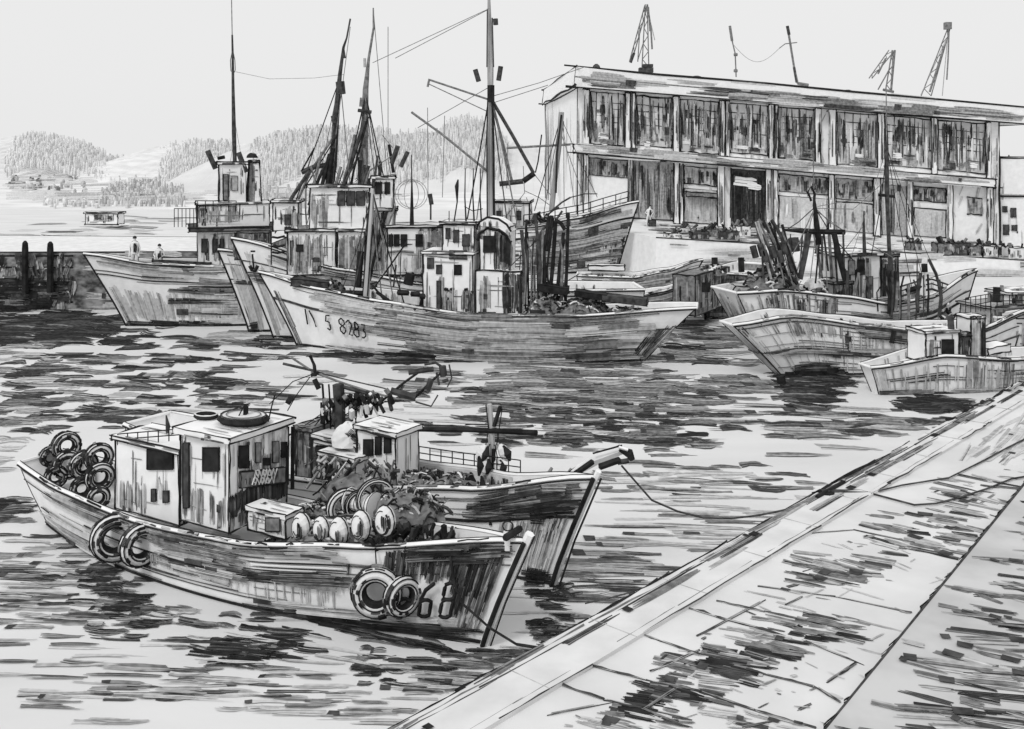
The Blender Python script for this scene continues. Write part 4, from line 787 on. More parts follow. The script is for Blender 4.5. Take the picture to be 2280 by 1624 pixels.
# ---- big boat behind with its bow to the right
t5, fr, h = boat('big grey planked trawler behind the row, its high bow pointing right towards the hall', (-9.5, 88.5), (9.0, 86.6), name='trawler', W=5.5, zs=[(0, 3.6), (.4, 3.6), (.62, 4.0), (.8, 4.7), (1, 6.0)], rb=2.0, bowp=2.0, keel=-.8, bul=1.0, lw=3)
def fn(mb):
    h.hh(mb, 70, 1150, 1415, .2, .78, 'mlml', (60, 160), 11); h.hh(mb, 44, 1215, 1410, .2, .72, 'dmd', (40, 120), 8); h.vh(mb, 90, 1210, 1400, .15, .75, 'lmdm', 6, 0, (.2, .6)); h.hh(mb, 18, 1250, 1410, .88, .99, 'mdl', (30, 90), 9); h.vh(mb, 26, 1330, 1400, .15, .6, 'dk', 9, 0, (.3, .6))
h.build(t5, fn, strakes=[(.8, 1.5, K), (.5, .9, K), (.36, .9, D)])
rail(t5, [h.side(x, 1, 1) for x in (.58, .66, .74, .82, .9, .97)], 1.0, 9, 2.2)
c = cabin(t5, fr, 'wheelhouse', 1098, 1178, 452, 545, -1.5, 1.0, P, 3, hatch=[(12, 'lmf', 0, 1, 0, 1, 6)])
for x0, x1 in ((1106, 1116), (1150, 1160)): panel(fr, c['o'], 'window', x0, x1, 470, 490, l=1.0, m=D, lw=2)
dm = 86.5
mast(t5, 'mast', [(1094, 520, dm), (1092, 440, dm), (1090, 330, dm), (1092, 215, dm), (1092, 150, dm), (1090, 60, dm), (1088, -30, dm)], [19, 17, 15, 13, 14, 10, 5], WOOD)
mb = MB(); mb.line([rp(1100, 500, dm-.5), rp(1099, 330, dm-.5), rp(1096, 220, dm-.5)], 5, K); mb.line([rp(1085, 500, dm-.5), rp(1084, 300, dm-.5), rp(1086, 220, dm-.5)], 3, K); mb.line([rp(1093, 190, dm-.5), rp(1093, 228, dm-.5)], 16, K); mb.line([rp(1085, 20, dm-.5), rp(1084, 150, dm-.5)], 2.4, K); mb.line([rp(1096, 40, dm-.5), rp(1099, 150, dm-.5)], 3, D); mb.build('mast_band', t5)
for p in ([(1058, 155, dm), (1066, 182, dm)], [(1115, 148, dm), (1110, 180, dm)], [(1103, 42, dm), (1104, 56, dm)]): mast(t5, 'yard_light', p, 11, D)
for pts, wd, m in (([(1096, 225, dm), (1140, 300, dm), (1188, 386, dm)], 9, D), ([(1097, 235, dm), (1120, 320, dm), (1140, 405, dm)], 6, M), ([(1112, 410, dm), (1165, 404, dm)], 13, D), ([(1165, 404, dm), (1190, 386, dm)], 14, K), ([(1128, 330, dm), (1270, 322, dm)], 6, M),
       ([(956, 178, dm), (1088, 222, dm)], 5, M), ([(956, 188, dm), (1088, 250, dm)], 2.5, M), ([(956, 176, dm), (952, 194, dm)], 5, M), ([(916, 250, dm), (985, 300, dm), (1088, 384, dm)], 6, M),
       ([(1250, 250, dm), (1244, 330, dm), (1233, 420, dm), (1228, 470, dm)], 12, WOOD), ([(1250, 256, dm-.3), (1240, 340, dm-.3), (1238, 430, dm-.3)], 4, K), ([(1206, 300, dm), (1198, 360, dm), (1192, 385, dm)], 3, K)): mast(t5, 'derrick', pts, wd, m)
wires(t5, 'stay', [[(1088, 195, dm), (930, 285, dm)], [(1095, 215, dm), (1200, 185, dm), (1300, 150, dm)], [(1096, 230, dm), (1220, 190, dm)], [(1090, 20, dm), (880, 130, dm)], [(1188, 386, dm), (1230, 440, dm)], [(1165, 370, dm), (1168, 430, dm), (1112, 500, dm)], [(1168, 425, dm), (1200, 440, dm), (1228, 460, dm)],
   [(1160, 440, dm), (1150, 480, dm), (1152, 520, dm)], [(1172, 440, dm), (1185, 480, dm), (1180, 520, dm)], [(1250, 300, dm), (1300, 440, dm)], [(1255, 270, dm), (1256, 460, dm)], [(1130, 320, dm), (1128, 420, dm)], [(990, 258, dm), (985, 440, dm)], [(952, 240, dm), (953, 440, dm)]], 1.6, M)
mb = MB()
for x0, y0, x1, y1, wd in ((1205, 540, 1252, 470, 5), (1216, 560, 1228, 480, 8), (1192, 590, 1206, 520, 8), (1235, 490, 1258, 512, 9), (1218, 480, 1245, 462, 4), (1190, 540, 1218, 500, 6), (1180, 600, 1188, 530, 4), (1228, 470, 1270, 440, 4), (1270, 440, 1330, 432, 2.5)): mb.line([rp(x0, y0, 84.4), rp((x0+x1)/2+2, (y0+y1)/2-4, 84.4), rp(x1, y1, 84.4)], wd, R.choice([K, D]))
mb.build('trawl_gear', t5)
shrouds(t5, (1092, 200, dm), [(1040, 490, 86), (1060, 500, 86), (1130, 500, 86), (1150, 490, 86)], 2)
shrouds(t5, (1249, 262, dm), [(1190, 470, 86), (1210, 480, 86), (1280, 460, 86), (1330, 440, 86)], 1.6)
netheap('dark net hung in a heap beside the wheelhouse of the big planked trawler', fr.Q(1200, 530, .8)-UP*.6, 1.6, .8, 2.2, 80, (2, 7))
# ---- small boats with bows to the right
t, fr, h = boat('grey launch with its bow pointing right below the big planked trawler', (5.0, 74.5), (12.6, 73.6), name='small_boat', cat='small boat', group='small boats moored in the basin', W=2.4, zs=[(0, 1.35), (.5, 1.3), (.8, 1.75), (1, 2.5)], rb=1.3, bowp=2.0, keel=-.3, bul=.4, lw=2.6)
def fn(mb): h.hh(mb, 30, 1300, 1540, .3, .95, 'mllm', (60, 150), 9); h.hh(mb, 7, 1300, 1540, .4, .95, 'kd', (40, 90), 10)
h.build(t, fn, strakes=[(.75, .9, D)])
mb = MB(); a = fr.Q(1310, 602, .3); mb.box8([a, a+fr.D*2.6, a+fr.D*2.6-fr.N*.9, a-fr.N*.9]+[p+UP*.35 for p in (a, a+fr.D*2.6, a+fr.D*2.6-fr.N*.9, a-fr.N*.9)], P, 2.5); mb.build('hatch_cover', t)
t, fr, h = boat('low dark striped boat with an upswept bow, behind the stern of the numbered boat', (3.0, 62.5), (10.4, 61.5), name='small_boat', cat='small boat', group='small boats moored in the basin', W=2.6, zs=[(0, 1.5), (.5, 1.5), (.8, 2.0), (1, 2.85)], rb=1.4, bowp=2.0, keel=-.3, bul=.4, lw=2.8)
def fn(mb): h.hh(mb, 22, 1290, 1520, .5, .95, 'mdl', (60, 130), 10); h.hh(mb, 9, 1290, 1510, .4, .95, 'kd', (40, 100), 12); h.vh(mb, 12, 1480, 1530, .1, .8, 'lmd', 5)
h.build(t, fn, strakes=[(.7, 1, D)])
t, fr, h = boat('open white motorboat with a small cabin moored beyond the stone pier', (-40.5, 100), (-45.5, 100.5), name='small_boat', cat='small boat', group='small boats moored in the basin', W=2.2, zs=[(0, 1.3), (.6, 1.2), (1, 1.9)], rb=.9, keel=-.3, bul=.3, lw=2.2)
h.build(t, lambda mb: h.hh(mb, 16, 165, 265, .2, .9, 'mdkl', (30, 70), 8))
c = cabin(t, fr, 'cabin', 190, 262, 476, 500, -.7, .6, P, 2.2, hatch=[(14, 'mdl', .3, 1, .3, .9, 8)])
# dark stern seen between the groups
t, fr, h = boat('dark hatched workboat wedged between the striped boat and the rounded white hulls', (16.5, 70), (11.8, 62.6), name='workboat', cat='boat', W=3.4, zs=[(0, 2.6), (.5, 2.4), (1, 2.9)], rb=.6, bowp=3.5, keel=-.4, bul=.5, lw=3)
h.build(t, lambda mb: (h.vh(mb, 110, 1530, 1640, .1, 1, 'mkdm', 8), h.hh(mb, 20, 1530, 1640, .1, .9, 'dmk', (30, 60), 9)), hm=M)
c = cabin(t, fr, 'deckhouse', 1548, 1622, 604, 690, -.6, .8, M, 3, hatch=[(60, 'mdmlk', 0, 1, 0, 1, 9)], roof=False)
netheap('dark net thrown over the hatched workboat between the two groups', fr.Q(1585, 612, .5), .9, .6, .5, 50, (2, 8), base=M)
panel(fr, c['o'], 'porthole', 1562, 1578, 630, 650, l=.8, m=K, lw=2)
for x in (1592, 1651): mast(t, 'exhaust_pipe', [(x, 606, 65), (x-1, 574, 65)], 14, K)
# ---- right hand group
t6, fr, h = boat('rounded white trawler with A frame gantry, net poles and dark funnel in the right group', (12.6, 54.0), (25.6, 58.5), name='trawler', W=5.0, zs=[(0, 3.1), (.1, 3.2), (.3, 2.8), (.5, 2.3), (.75, 2.4), (1, 3.5)], rb=1.4, rs=1.9, stern=.5, bowp=1.7, keel=-.6, bul=.75, lw=3.6)
def fn(mb):
    h.vh(mb, 30, 1640, 1860, .62, .96, 'flf', 5); h.vh(mb, 50, 1700, 1860, .64, .98, 'mldm', 7); h.hh(mb, 50, 1590, 1900, .3, .6, 'kkd', (60, 150), 14); h.hh(mb, 30, 1900, 2130, .3, .8, 'mlfd', (50, 130), 8); h.hh(mb, 14, 1590, 1860, .62, .72, 'ml', (60, 150), 9)  # black strokes on the lower hull paint the shadow gap below the bulwark
h.build(t6, fn, strakes=[(.6, 1.6, K), (.72, 1, D)])
mb = MB()
for i in range(40): y = R.uniform(-.3, .95); s0_ = h.side(0, R.uniform(.1, .95), R.uniform(-.9, .9)); 
a, b, c_, d_ = h.side(0, .1, 1), h.side(0, .1, -1), h.side(0, 1, -1), h.side(0, 1, 1)
mb.hatch(b, a, d_, c_, 26, 'llfm', (.3, .8), 7, True, .04); mb.hatch(b, a, a.lerp(d_, .5), b.lerp(c_, .5), 22, 'dkm', (.3, .8), 8, True, .06); mb.build('transom_boards', t6)
c = cabin(t6, fr, 'wheelhouse', 1878, 1960, 570, 700, -1.2, .9, P, 3.2, hatch=[(26, 'mldm', .0, .75, .25, 1, 9), (8, 'k', .3, .6, .5, .8, 8)], over=.15)
panel(fr, c['o'], 'window', 1888, 1902, 580, 612, l=.9, m=M, lw=2); panel(fr, c['o'], 'window', 1908, 1924, 578, 612, l=.9, m=K, lw=2); panel(fr, c['o'], 'door', 1928, 1942, 615, 690, l=.9, m=M, lw=2)
c = cabin(t6, fr, 'funnel', 1962, 2000, 572, 716, -.6, .7, P, 3.2, hatch=[(24, 'kkdk', .05, .6, .25, 1, 9), (16, 'dml', .3, 1, 0, 1, 7)], roofm=D, over=.04)
c = cabin(t6, fr, 'companionway', 1856, 1898, 632, 724, .2, 1.6, M, 3.2, hatch=[(40, 'mdmk', 0, 1, 0, 1, 9)], over=.05)
panel(fr, c['o'], 'porthole', 1866, 1876, 655, 676, l=1.6, m=K, lw=2)
c = cabin(t6, fr, 'engine_casing', 1905, 2000, 672, 726, -.3, 1.5, LL, 3.2, hatch=[(24, 'lmm', 0, 1, 0, 1, 8)], over=.05)
dg = 54
mb = MB(); mb.bar([rp(1742, 512, dg), rp(1800, 516, dg), rp(1881, 517, dg)], [6, 13, 13], K)
mb.bar([rp(1801, 520, dg-.3), rp(1792, 570, dg-.3), rp(1781, 622, dg-.3)], 13, D); mb.bar([rp(1857, 520, dg-.3), rp(1868, 570, dg-.3), rp(1882, 624, dg-.3)], 13, K)
mb.bar([rp(1813, 520, dg+1.6), rp(1830, 620, dg+1.6)], 7, M); mb.bar([rp(1846, 520, dg+1.6), rp(1852, 620, dg+1.6)], 7, M); mb.build('gantry', t6)
mast(t6, 'gantry_post', [(1824, 545, dg), (1818, 500, dg), (1814, 460, dg), (1812, 436, dg)], [15, 13, 9, 4], K)
mb = MB(); mb.line([rp(1806, 448, dg), rp(1798, 428, dg), rp(1806, 416, dg), rp(1814, 432, dg), rp(1812, 460, dg)], 6, K); mb.line([rp(1811, 420, dg), rp(1812, 330, dg)], 1.6, M); mb.build('block', t6)
mast(t6, 'hanging_block', [(1766, 530, dg), (1770, 560, dg)], 24, D)
for i, (x0, y0, x1, y1, wd, m) in enumerate(((1680, 494, 1700, 600, 5, D), (1690, 488, 1722, 612, 5, M), (1700, 490, 1735, 612, 6, D), (1712, 496, 1750, 618, 6, K), (1718, 490, 1766, 600, 9, D), (1706, 492, 1742, 622, 4, L), (1726, 500, 1764, 606, 4, K))): mast(t6, 'net_pole', [(x0, y0, dg+.3*i-.8), ((x0+x1)/2+6, (y0+y1)/2-4, dg+.3*i-.8), (x1, y1+22, dg+.3*i-.8)], wd, m)
for x, y in ((1692, 556), (1700, 570), (1718, 560), (1734, 570), (1742, 552), (1676, 560)): mast(t6, 'float', [(x, y-12, dg-1), (x+7, y+14, dg-1)], 15, D)
mb = MB(); a = fr.Q(1796, 640, .4); b = fr.Q(1856, 640, .4); mb.tube([a, a.lerp(b, .15), a.lerp(b, .85), b], [.3, .5, .5, .35], P, 10); mb.hatch(a-UP*.4+fr.N*.5, b-UP*.4+fr.N*.5, b+fr.N*.5, a+fr.N*.5, 20, 'dmk', (.3, .7), 8, False, .02); mb.build('rolled_net', t6)
mast(t6, 'mast', [(1984, 600, 54.6), (1980, 560, 54.6), (1976, 460, 54.6), (1975, 432, 54.6), (1974, 330, 54.6), (1974, 312, 54.6)], [13, 9, 9, 11, 9, 3], D); mast(t6, 'mast_tip', [(1974, 320, 54.6), (1973, 190, 54.6)], 2.4, M)
mast(t6, 'crosstree', [(1956, 434, 54.6), (1992, 438, 54.6)], 8, K); mast(t6, 'mast', [(1925, 566, 54.4), (1923, 500, 54.4), (1924, 470, 54.4)], [9, 6, 3], D)
wires(t6, 'stay', [[(1974, 400, 54.6), (1930, 440, 54.6), (1820, 460, 54)], [(1812, 464, 54), (1900, 466, 54.4), (1930, 440, 54.6)], [(1818, 470, 54), (1880, 515, 54)], [(1930, 540, 54.4), (1990, 575, 54.4)], [(1740, 520, 54), (1690, 490, 54)], [(1810, 330, 54), (1812, 420, 54)], [(1873, 566, 54.4), (1925, 500, 54.4)]], 1.6, M)
mb = MB()
for dy, wd in ((0, 4), (10, 3), (22, 5)): mb.line([h.fr.Q(x, y+dy, .3) for x, y in ((2000, 640), (2040, 628), (2075, 622), (2110, 634), (2128, 656), (2122, 684), (2090, 706), (2050, 716))], wd, D)
for x, y in ((2020, 634), (2060, 624), (2098, 630), (2124, 648), (2127, 672), (2106, 696)): mb.line([h.fr.Q(x, y, .3), h.fr.Q(x, y+24, .3)], 2.5, K)
mb.build('bow_rail', t6)
dg = 56.5
mast(t6, 'bow_gallows', [(2050, 672, dg), (2054, 610, dg), (2060, 574, dg)], [24, 14, 12], P); mast(t6, 'bow_gallows', [(2068, 578, dg), (2084, 610, dg), (2096, 660, dg)], 7, D); mast(t6, 'hanging_block', [(2058, 588, dg-.5), (2059, 606, dg-.5)], 14, K); mast(t6, 'bow_gallows', [(2042, 668, dg), (2042, 580, dg)], 3, D); mast(t6, 'winch', [(2050, 690, dg-.8), (2060, 660, dg-.8)], 22, M); mast(t6, 'winch', [(2018, 648, dg-.8), (2040, 642, dg-.8)], 12, K)
mb = MB(); q = [rp(1620, 662, 53.6), rp(1686, 664, 53.6), rp(1692, 640, 53.6), rp(1638, 638, 53.6)]; e = V((0, 1.4, 0)); mb.box8([q[0], q[1], q[1]+e, q[0]+e, q[3], q[2], q[2]+e, q[3]+e], L, 3.5); mb.line([q[0], q[1]], 9, K); mb.hatch(*q, 10, 'lm', (.3, .8), 6); mb.build('transom_seat', t6)
shrouds(t6, (1975, 330, 54.6), [(1890, 590, 54), (1940, 570, 54), (2030, 640, 54.4), (2060, 640, 54.4), (2100, 650, 54.6)], 1.6)
shrouds(t6, (1814, 462, 54), [(1745, 600, 53.6), (1770, 620, 53.6), (1900, 580, 54), (1880, 515, 54), (1745, 516, 54)], 2)
for i in range(12):
    x = R.uniform(1672, 1765); mast(t6, 'net_pole', [(x+28, R.uniform(600, 640), 53.2), (x+8, R.uniform(540, 570), 53.2), (x-8, R.uniform(490, 530), 53.2)], R.uniform(2, 7), R.choice([K, D, K, M, L]))
for x, y, r_, z_, n_, lb in ((1720, 640, 1.5, 1.3, 90, 'dark net piled under the leaning net poles of the gantry trawler'), (1830, 655, 1.2, 1.0, 70, 'net heap between the gantry legs and the companionway'), (2030, 700, 1.5, .9, 70, 'net heap on the fore deck of the gantry trawler, below the bow gallows'), (2085, 700, .9, 1.0, 50, 'smaller dark net heap against the bow rail of the gantry trawler')): netheap(lb, fr.Q(x, y, .5)-UP*.4, r_, .7, z_, n_, (2, 8))
for i in range(20):
    x = R.uniform(1880, 2110); mast(t6, 'deck_post', [(x, R.uniform(690, 715), 53.6), (x+R.uniform(-5, 5), R.uniform(640, 670), 53.6), (x+R.uniform(-8, 8), R.uniform(590, 640), 53.6)], R.uniform(2.5, 9), R.choice([K, D, K, M]))
for i in range(10): x = R.uniform(1760, 1890); mast(t6, 'rigging_line', [(x, R.uniform(516, 540), 53.8), (x+R.uniform(-12, 12), R.uniform(600, 640), 53.8)], R.uniform(2, 5), R.choice([K, D, M]))
t7, fr, h = boat('pale boat with a big curved hull, moored just in front of the gantry trawler', (12.4, 47.6), (25.2, 51.6), name='fishing_boat', W=3.2, zs=[(0, 2.5), (.09, 2.85), (.28, 2.3), (.55, 1.8), (.8, 1.75), (1, 2.3)], rb=1.0, rs=3.2, stern=.35, bowp=2.0, keel=-.6, bul=.6, lw=3.6)
def fn(mb):
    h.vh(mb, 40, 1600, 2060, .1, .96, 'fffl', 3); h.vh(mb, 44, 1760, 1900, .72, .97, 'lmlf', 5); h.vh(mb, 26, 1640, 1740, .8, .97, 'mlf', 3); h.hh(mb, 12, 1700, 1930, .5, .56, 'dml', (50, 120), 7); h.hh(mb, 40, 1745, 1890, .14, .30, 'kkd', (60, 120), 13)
    h.hh(mb, 30, 1885, 2080, .82, .97, 'mdmd', (60, 150), 8); h.hh(mb, 10, 1885, 2060, .5, .56, 'dm', (60, 150), 7); h.hh(mb, 12, 1885, 2080, .55, .6, 'ml', (60, 150), 7); h.vh(mb, 30, 1885, 2080, .55, .9, 'lf', 5); h.vh(mb, 6, 1885, 1892, .5, .95, 'd', 5)
h.build(t7, fn, strakes=[(.56, 1.2, D), (.93, .8, D)])
mb = MB(); a, b, c_, d_ = h.side(0, .15, 1), h.side(0, .15, -1), h.side(0, .97, -1), h.side(0, .97, 1)
mb.line([b.lerp(c_, .5)-fr.D*.05, a.lerp(d_, .5)-fr.D*.05], 5, D); mb.hatch(b, a, d_, c_, 20, 'flf', (.3, .8), 4, True, .04); mb.build('transom_strake', t7)
mast(t7, 'stem_fender', [(1738, 838, 45.6), (1742, 862, 45.6)], 20, K)
c = cabin(t7, fr, 'deckhouse', 2040, 2078, 756, 800, -.6, .7, P, 3, hatch=[(14, 'mld', 0, 1, 0, 1, 8)])
for x, y in ((2030, 745), (2048, 760)): mast(t7, 'vent', [(x, y+26, 48.5), (x+10, y, 48.5)], 12, M)
for x, y, r_, z_, n_, lb in ((1960, 765, 1.3, .6, 60, 'dark net laid along the deck of the pale curved boat'), (2010, 770, .8, .8, 40, 'small net heap beside the deckhouse of the pale curved boat')): netheap(lb, fr.Q(x, y, .3)-UP*.4, r_, .6, z_, n_, (2, 8))
for pts, wd in (([(1900, 752, 48), (1902, 716, 48)], 8), ([(1930, 756, 48), (1934, 728, 48)], 10), ([(1985, 764, 47.5), (1990, 736, 47.5)], 12)): mast(t7, 'deck_post', pts, wd, K)
t9, fr, h = boat('small white boat with little wheelhouse and tall exhaust box, moored against the near quay', (15.6, 43.9), (27.5, 47.0), name='fishing_boat', W=2.3, zs=[(0, 1.2), (.22, 1.65), (.5, 1.35), (.75, 1.35), (1, 2.6)], rb=.8, rs=.6, stern=.35, bowp=2.0, keel=-.4, bul=.35, lw=3.4)
def fn(mb): h.vh(mb, 90, 1920, 2290, .15, .97, 'flff', 4); h.vh(mb, 40, 2150, 2290, .2, .95, 'mlm', 6); h.hh(mb, 16, 1930, 2110, .2, .32, 'mdk', (50, 110), 8); h.hh(mb, 12, 2080, 2290, .18, .3, 'ml', (50, 110), 8)
h.build(t9, fn)
c = cabin(t9, fr, 'wheelhouse', 2060, 2134, 742, 806, -.7, .5, P, 3.2, hatch=[(5, 'lm', 0, .3, 0, .9, 6)], over=.05)
panel(fr, c['o'], 'window', 2096, 2122, 756, 788, l=.5, m=K, lw=3)
c = cabin(t9, fr, 'engine_box', 2136, 2160, 748, 808, -.5, .5, D, 3.2, hatch=[(14, 'kdm', 0, 1, 0, 1, 7)], over=.03)
c = cabin(t9, fr, 'exhaust_box', 2162, 2193, 710, 810, -.4, .5, P, 3.2, hatch=[(16, 'lml', 0, .65, 0, 1, 6), (12, 'kk', .7, 1, 0, 1, 7)], over=.02)
mast(t9, 'exhaust_pipe', [(2119, 745, 44.5), (2116, 704, 44.5)], 15, D)
mb = MB(); a = fr.Q(2200, 792, .3); b = fr.Q(2250, 782, .3); mb.box8([a, b, b-fr.N*.9, a-fr.N*.9]+[p+UP*.3 for p in (a, b, b-fr.N*.9, a-fr.N*.9)], P, 3); mb.build('hatch_cover', t9)
t11, fr, h = boat('dark cabin boat partly cut off by the right edge of the picture', (24.2, 52.6), (36.0, 57.0), name='cabin_boat', W=3.6, zs=[(0, 2.0), (.5, 1.9), (1, 2.6)], rb=.8, rs=.4, stern=.7, keel=-.4, bul=.5, lw=3.2)
h.build(t11, lambda mb: h.vh(mb, 40, 2180, 2300, .2, .95, 'mlf', 6))
c = cabin(t11, fr, 'wheelhouse', 2206, 2330, 684, 772, -1.0, 1.0, L, 3.4, hatch=[(80, 'mdmlk', 0, .7, 0, 1, 9)], over=.1)
panel(fr, c['o'], 'window', 2226, 2246, 740, 766, l=1.0, m=K, lw=2); panel(fr, c['o'], 'window', 2262, 2276, 736, 762, l=1.0, m=K, lw=2)
rail(t11, [fr.Q(2206, 684, .9), fr.Q(2330, 682, .9)], .6, 9, 2.4)
for i in range(9): x = R.uniform(2200, 2290); mast(t11, 'deck_post', [(x, 690, 53), (x+R.uniform(-6, 6), R.uniform(630, 665), 53)], R.uniform(4, 12), R.choice([K, D, M]))
c = cabin(t11, fr, 'upper_cabin', 2254, 2330, 655, 682, -.8, .7, P, 3, hatch=[(20, 'dmk', 0, .7, 0, 1, 9)])
for x, y0, y1, wd in ((2218, 640, 666, 16), (2221, 670, 684, 18), (2278, 660, 684, 12)): mast(t11, 'vent', [(x, y1+8, 53), (x+1, y0, 53)], wd, K)
rail(t11, [fr.Q(2150, 700, 1.2), fr.Q(2206, 690, 1.2)], .8, 5, 2)
# ---- front pair: the nearer boat
def ink_tyre(name, lb, c, axis, Rr, r, group, mo=P2, mi=RUB, lw=3.2, cat='tyre', rope=None):
    mb = MB(); torus(mb, c, axis, Rr, r, mo, mi, lines=lw)
    ax = V(axis).normalized(); u = ax.cross(UP).normalized(); v = u.cross(ax)
    for k in range(54):
        a = R.uniform(0, 360); b = R.choice([-60, -30, 0, 30, 60, 90, 110, -100]); 
        pts = [V(c)+(u*math.cos(math.radians(a+i*6))+v*math.sin(math.radians(a+i*6)))*(Rr+(r*1.02)*math.cos(math.radians(b)))+ax*(r*1.19)*math.sin(math.radians(b)) for i in range(R.randint(3, 6))]
        if (math.sin(math.radians(a)) < .4 or math.cos(math.radians(a)) > 0): mb.line(pts, R.uniform(3, 10), R.choice([K, K, D, D, M]))
    if rope: mb.line(rope, 3, K)
    o = mb.build(name, org=V(c)); return tag(o, lb, cat, group)
tF, fr, h = boat('nearest white fishing boat with hanging tyres and large black number on its dark bow', (-12.7, 28.9), (-.62, 21.7), name='fishing_boat', W=3.1, zs=[(0, 1.65), (.12, 1.45), (.35, 1.38), (.6, 1.5), (.8, 1.85), (1, 2.38)], rb=1.15, rs=1.1, stern=.45, bowp=2.1, keel=-.4, bul=.62, lw=4.6)
FH, FF = h, fr
def fn(mb):
    h.hh(mb, 34, 330, 560, .78, .92, 'mdm', (60, 160), 10); h.hh(mb, 26, 330, 800, .9, .97, 'mld', (60, 160), 8); h.hh(mb, 30, 340, 800, .60, .68, 'dkdm', (60, 160), 11); h.vh(mb, 40, 335, 520, .45, .66, 'mlf', 8); h.hh(mb, 20, 340, 560, .5, .72, 'lmf', (50, 140), 13); h.hh(mb, 14, 90, 330, .78, .95, 'lmd', (60, 150), 8); h.hh(mb, 10, 90, 300, .3, .6, 'fl', (50, 120), 8)
    h.vh(mb, 70, 850, 1020, .64, .97, 'ddmk', 11, 0, (.4, .9)); h.vh(mb, 130, 1005, 1165, .36, .97, 'ddmk', 11, 0, (.25, .7)); h.vh(mb, 60, 1010, 1150, .3, .8, 'mdm', 10, 0, (.3, .6)); h.vh(mb, 34, 1010, 1130, .18, .6, 'mlm', 9, 0, (.3, .7)); h.hh(mb, 22, 880, 1160, .84, .97, 'kd', (60, 140), 12)
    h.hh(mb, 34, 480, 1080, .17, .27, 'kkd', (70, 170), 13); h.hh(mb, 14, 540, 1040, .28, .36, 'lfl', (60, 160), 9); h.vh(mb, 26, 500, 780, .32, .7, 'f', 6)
    h.hstroke(mb, 560, 775, .76, 12, P); h.hstroke(mb, 560, 775, .82, 3, K); h.vstroke(mb, 776, .70, .83, 9, K); h.hstroke(mb, 560, 778, .66, 3.5, K); h.hstroke(mb, 560, 778, .76, 3.5, K)
    x0 = h.spx(920, .4); h.glyphs(mb, 'o68', 884, .36, 36, 58, 9, K, .28, -.004)
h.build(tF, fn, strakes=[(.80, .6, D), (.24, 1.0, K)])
part(tF, 'stem', lambda mb: (mb.bar([h.side(1, t)+fr.D*.1 for t in (0, .25, .5, .75, 1, 1.06)], 22, P), mb.line([h.side(1, t)+fr.D*.1+fr.N*.12 for t in (0, .25, .5, .75, 1.0)], 12, K), mb.line([h.side(1, t)+fr.D*.22 for t in (0, .5, 1.05)], 4, K)))
c = c0 = cabin(tF, fr, 'wheelhouse', 404, 512, 974, 1172, -.95, .95, P, 4.5, hatch=[(20, 'mlml', .05, 1, .0, .42, 10), (6, 'd', 0, .1, 0, 1, 8), (5, 'fl', .2, .9, .5, .9, 6)], fhatch=[(90, 'kdkd', .0, 1, .14, .44, 12), (20, 'mlm', 0, 1, 0, .2, 10), (16, 'lml', .2, 1, .45, .75, 10), (12, 'lf', 0, 1, .7, 1, 9)], over=.14)
panel(fr, c['o'], 'window', 455, 490, 996, 1048, l=.95, m=K, lw=4); panel(fr, c['o'], 'door', 411, 424, 985, 1130, l=.95, m=D, lw=3)
a1 = c['a1']
wo = c['o']
for x0, x1, y0, y1, m in ((530, 551, 992, 1042, K), (566, 578, 985, 1030, M), (584, 598, 1020, 1035, K), (604, 618, 982, 1030, M), (624, 636, 984, 1018, K)): panel(fr, wo, 'window', x0, x1, y0, y1, a=a1, m=m, lw=3)
# name board with pale scribbled letters
mb = MB(); q = [fr.QA(x, y, a1+.03) for x, y in ((533, 1086), (632, 1074), (632, 1040), (533, 1052))]; ou = [p+fr.D*.05 for p in q]; mb.box8([q[0], q[1], ou[1], ou[0], q[3], q[2], ou[2], ou[3]], M, 3); mb.hatch(*ou, 16, 'dmd', (.3, .8), 6, nrm=fr.D)
for y0, y1, x0, x1 in ((1048, 1064, 566, 616), (1066, 1080, 560, 612)):
    n = 13; mb.line([fr.QA(x0+(x1-x0)*i/n+R.uniform(-1.5, 1.5), (y0 if i % 2 else y1)-(i/n)*5, a1+.12) for i in range(n+1)], 3.6, P2)
    for i in (2, 6, 9): mb.line([fr.QA(x, y, a1+.12) for x, y in arc(x0+(x1-x0)*i/n, (y0+y1)/2-3, 4, 6, 0, 360, 8)], 2.6, P2)
mb.build('name_board', wo)
c = cabin(tF, fr, 'aft_cabin', 258, 400, 994, 1150, -.3, .85, P, 4, hatch=[(9, 'lml', .05, .5, .0, .5, 7), (6, 'fl', .3, 1, .3, .6, 8), (10, 'lm', .12, .35, 0, .45, 9)], over=.08)
panel(fr, c['o'], 'window', 331, 388, 1000, 1044, l=.85, m=K, lw=4)
for x0, x1, y0, y1 in ((340, 350, 1088, 1116), (366, 378, 1092, 1118)): panel(fr, c['o'], 'vent_opening', x0, x1, y0, y1, l=.85, m=D, lw=2.5)
rail(tF, [fr.Q(262, 991, .85), fr.Q(400, 981, .85)], .28, 6, 2.6)
mast(tF, 'post', [(410, 1166, 25.2), (405, 1060, 25.2), (405, 952, 25.2)], 6, K); mast(tF, 'post', [(641, 1080, 26.0), (642, 950, 26.4)], 5, K); mast(tF, 'post', [(651, 1090, 26.2), (652, 950, 26.5)], 9, K); mast(tF, 'antenna_pole', [(372, 972, 26.5), (374, 950, 26.5), (370, 925, 26.5)], [5, 11, 3], D)
mb = MB(); am = (c0['a0']+c0['a1'])/2+.25; zc = c0['z1']+.14; cr = lambda r, z, n=22: [fr.P(am+r*math.cos(2*math.pi*i/n), -.05+r*.8*math.sin(2*math.pi*i/n), zc+z) for i in range(n+1)]
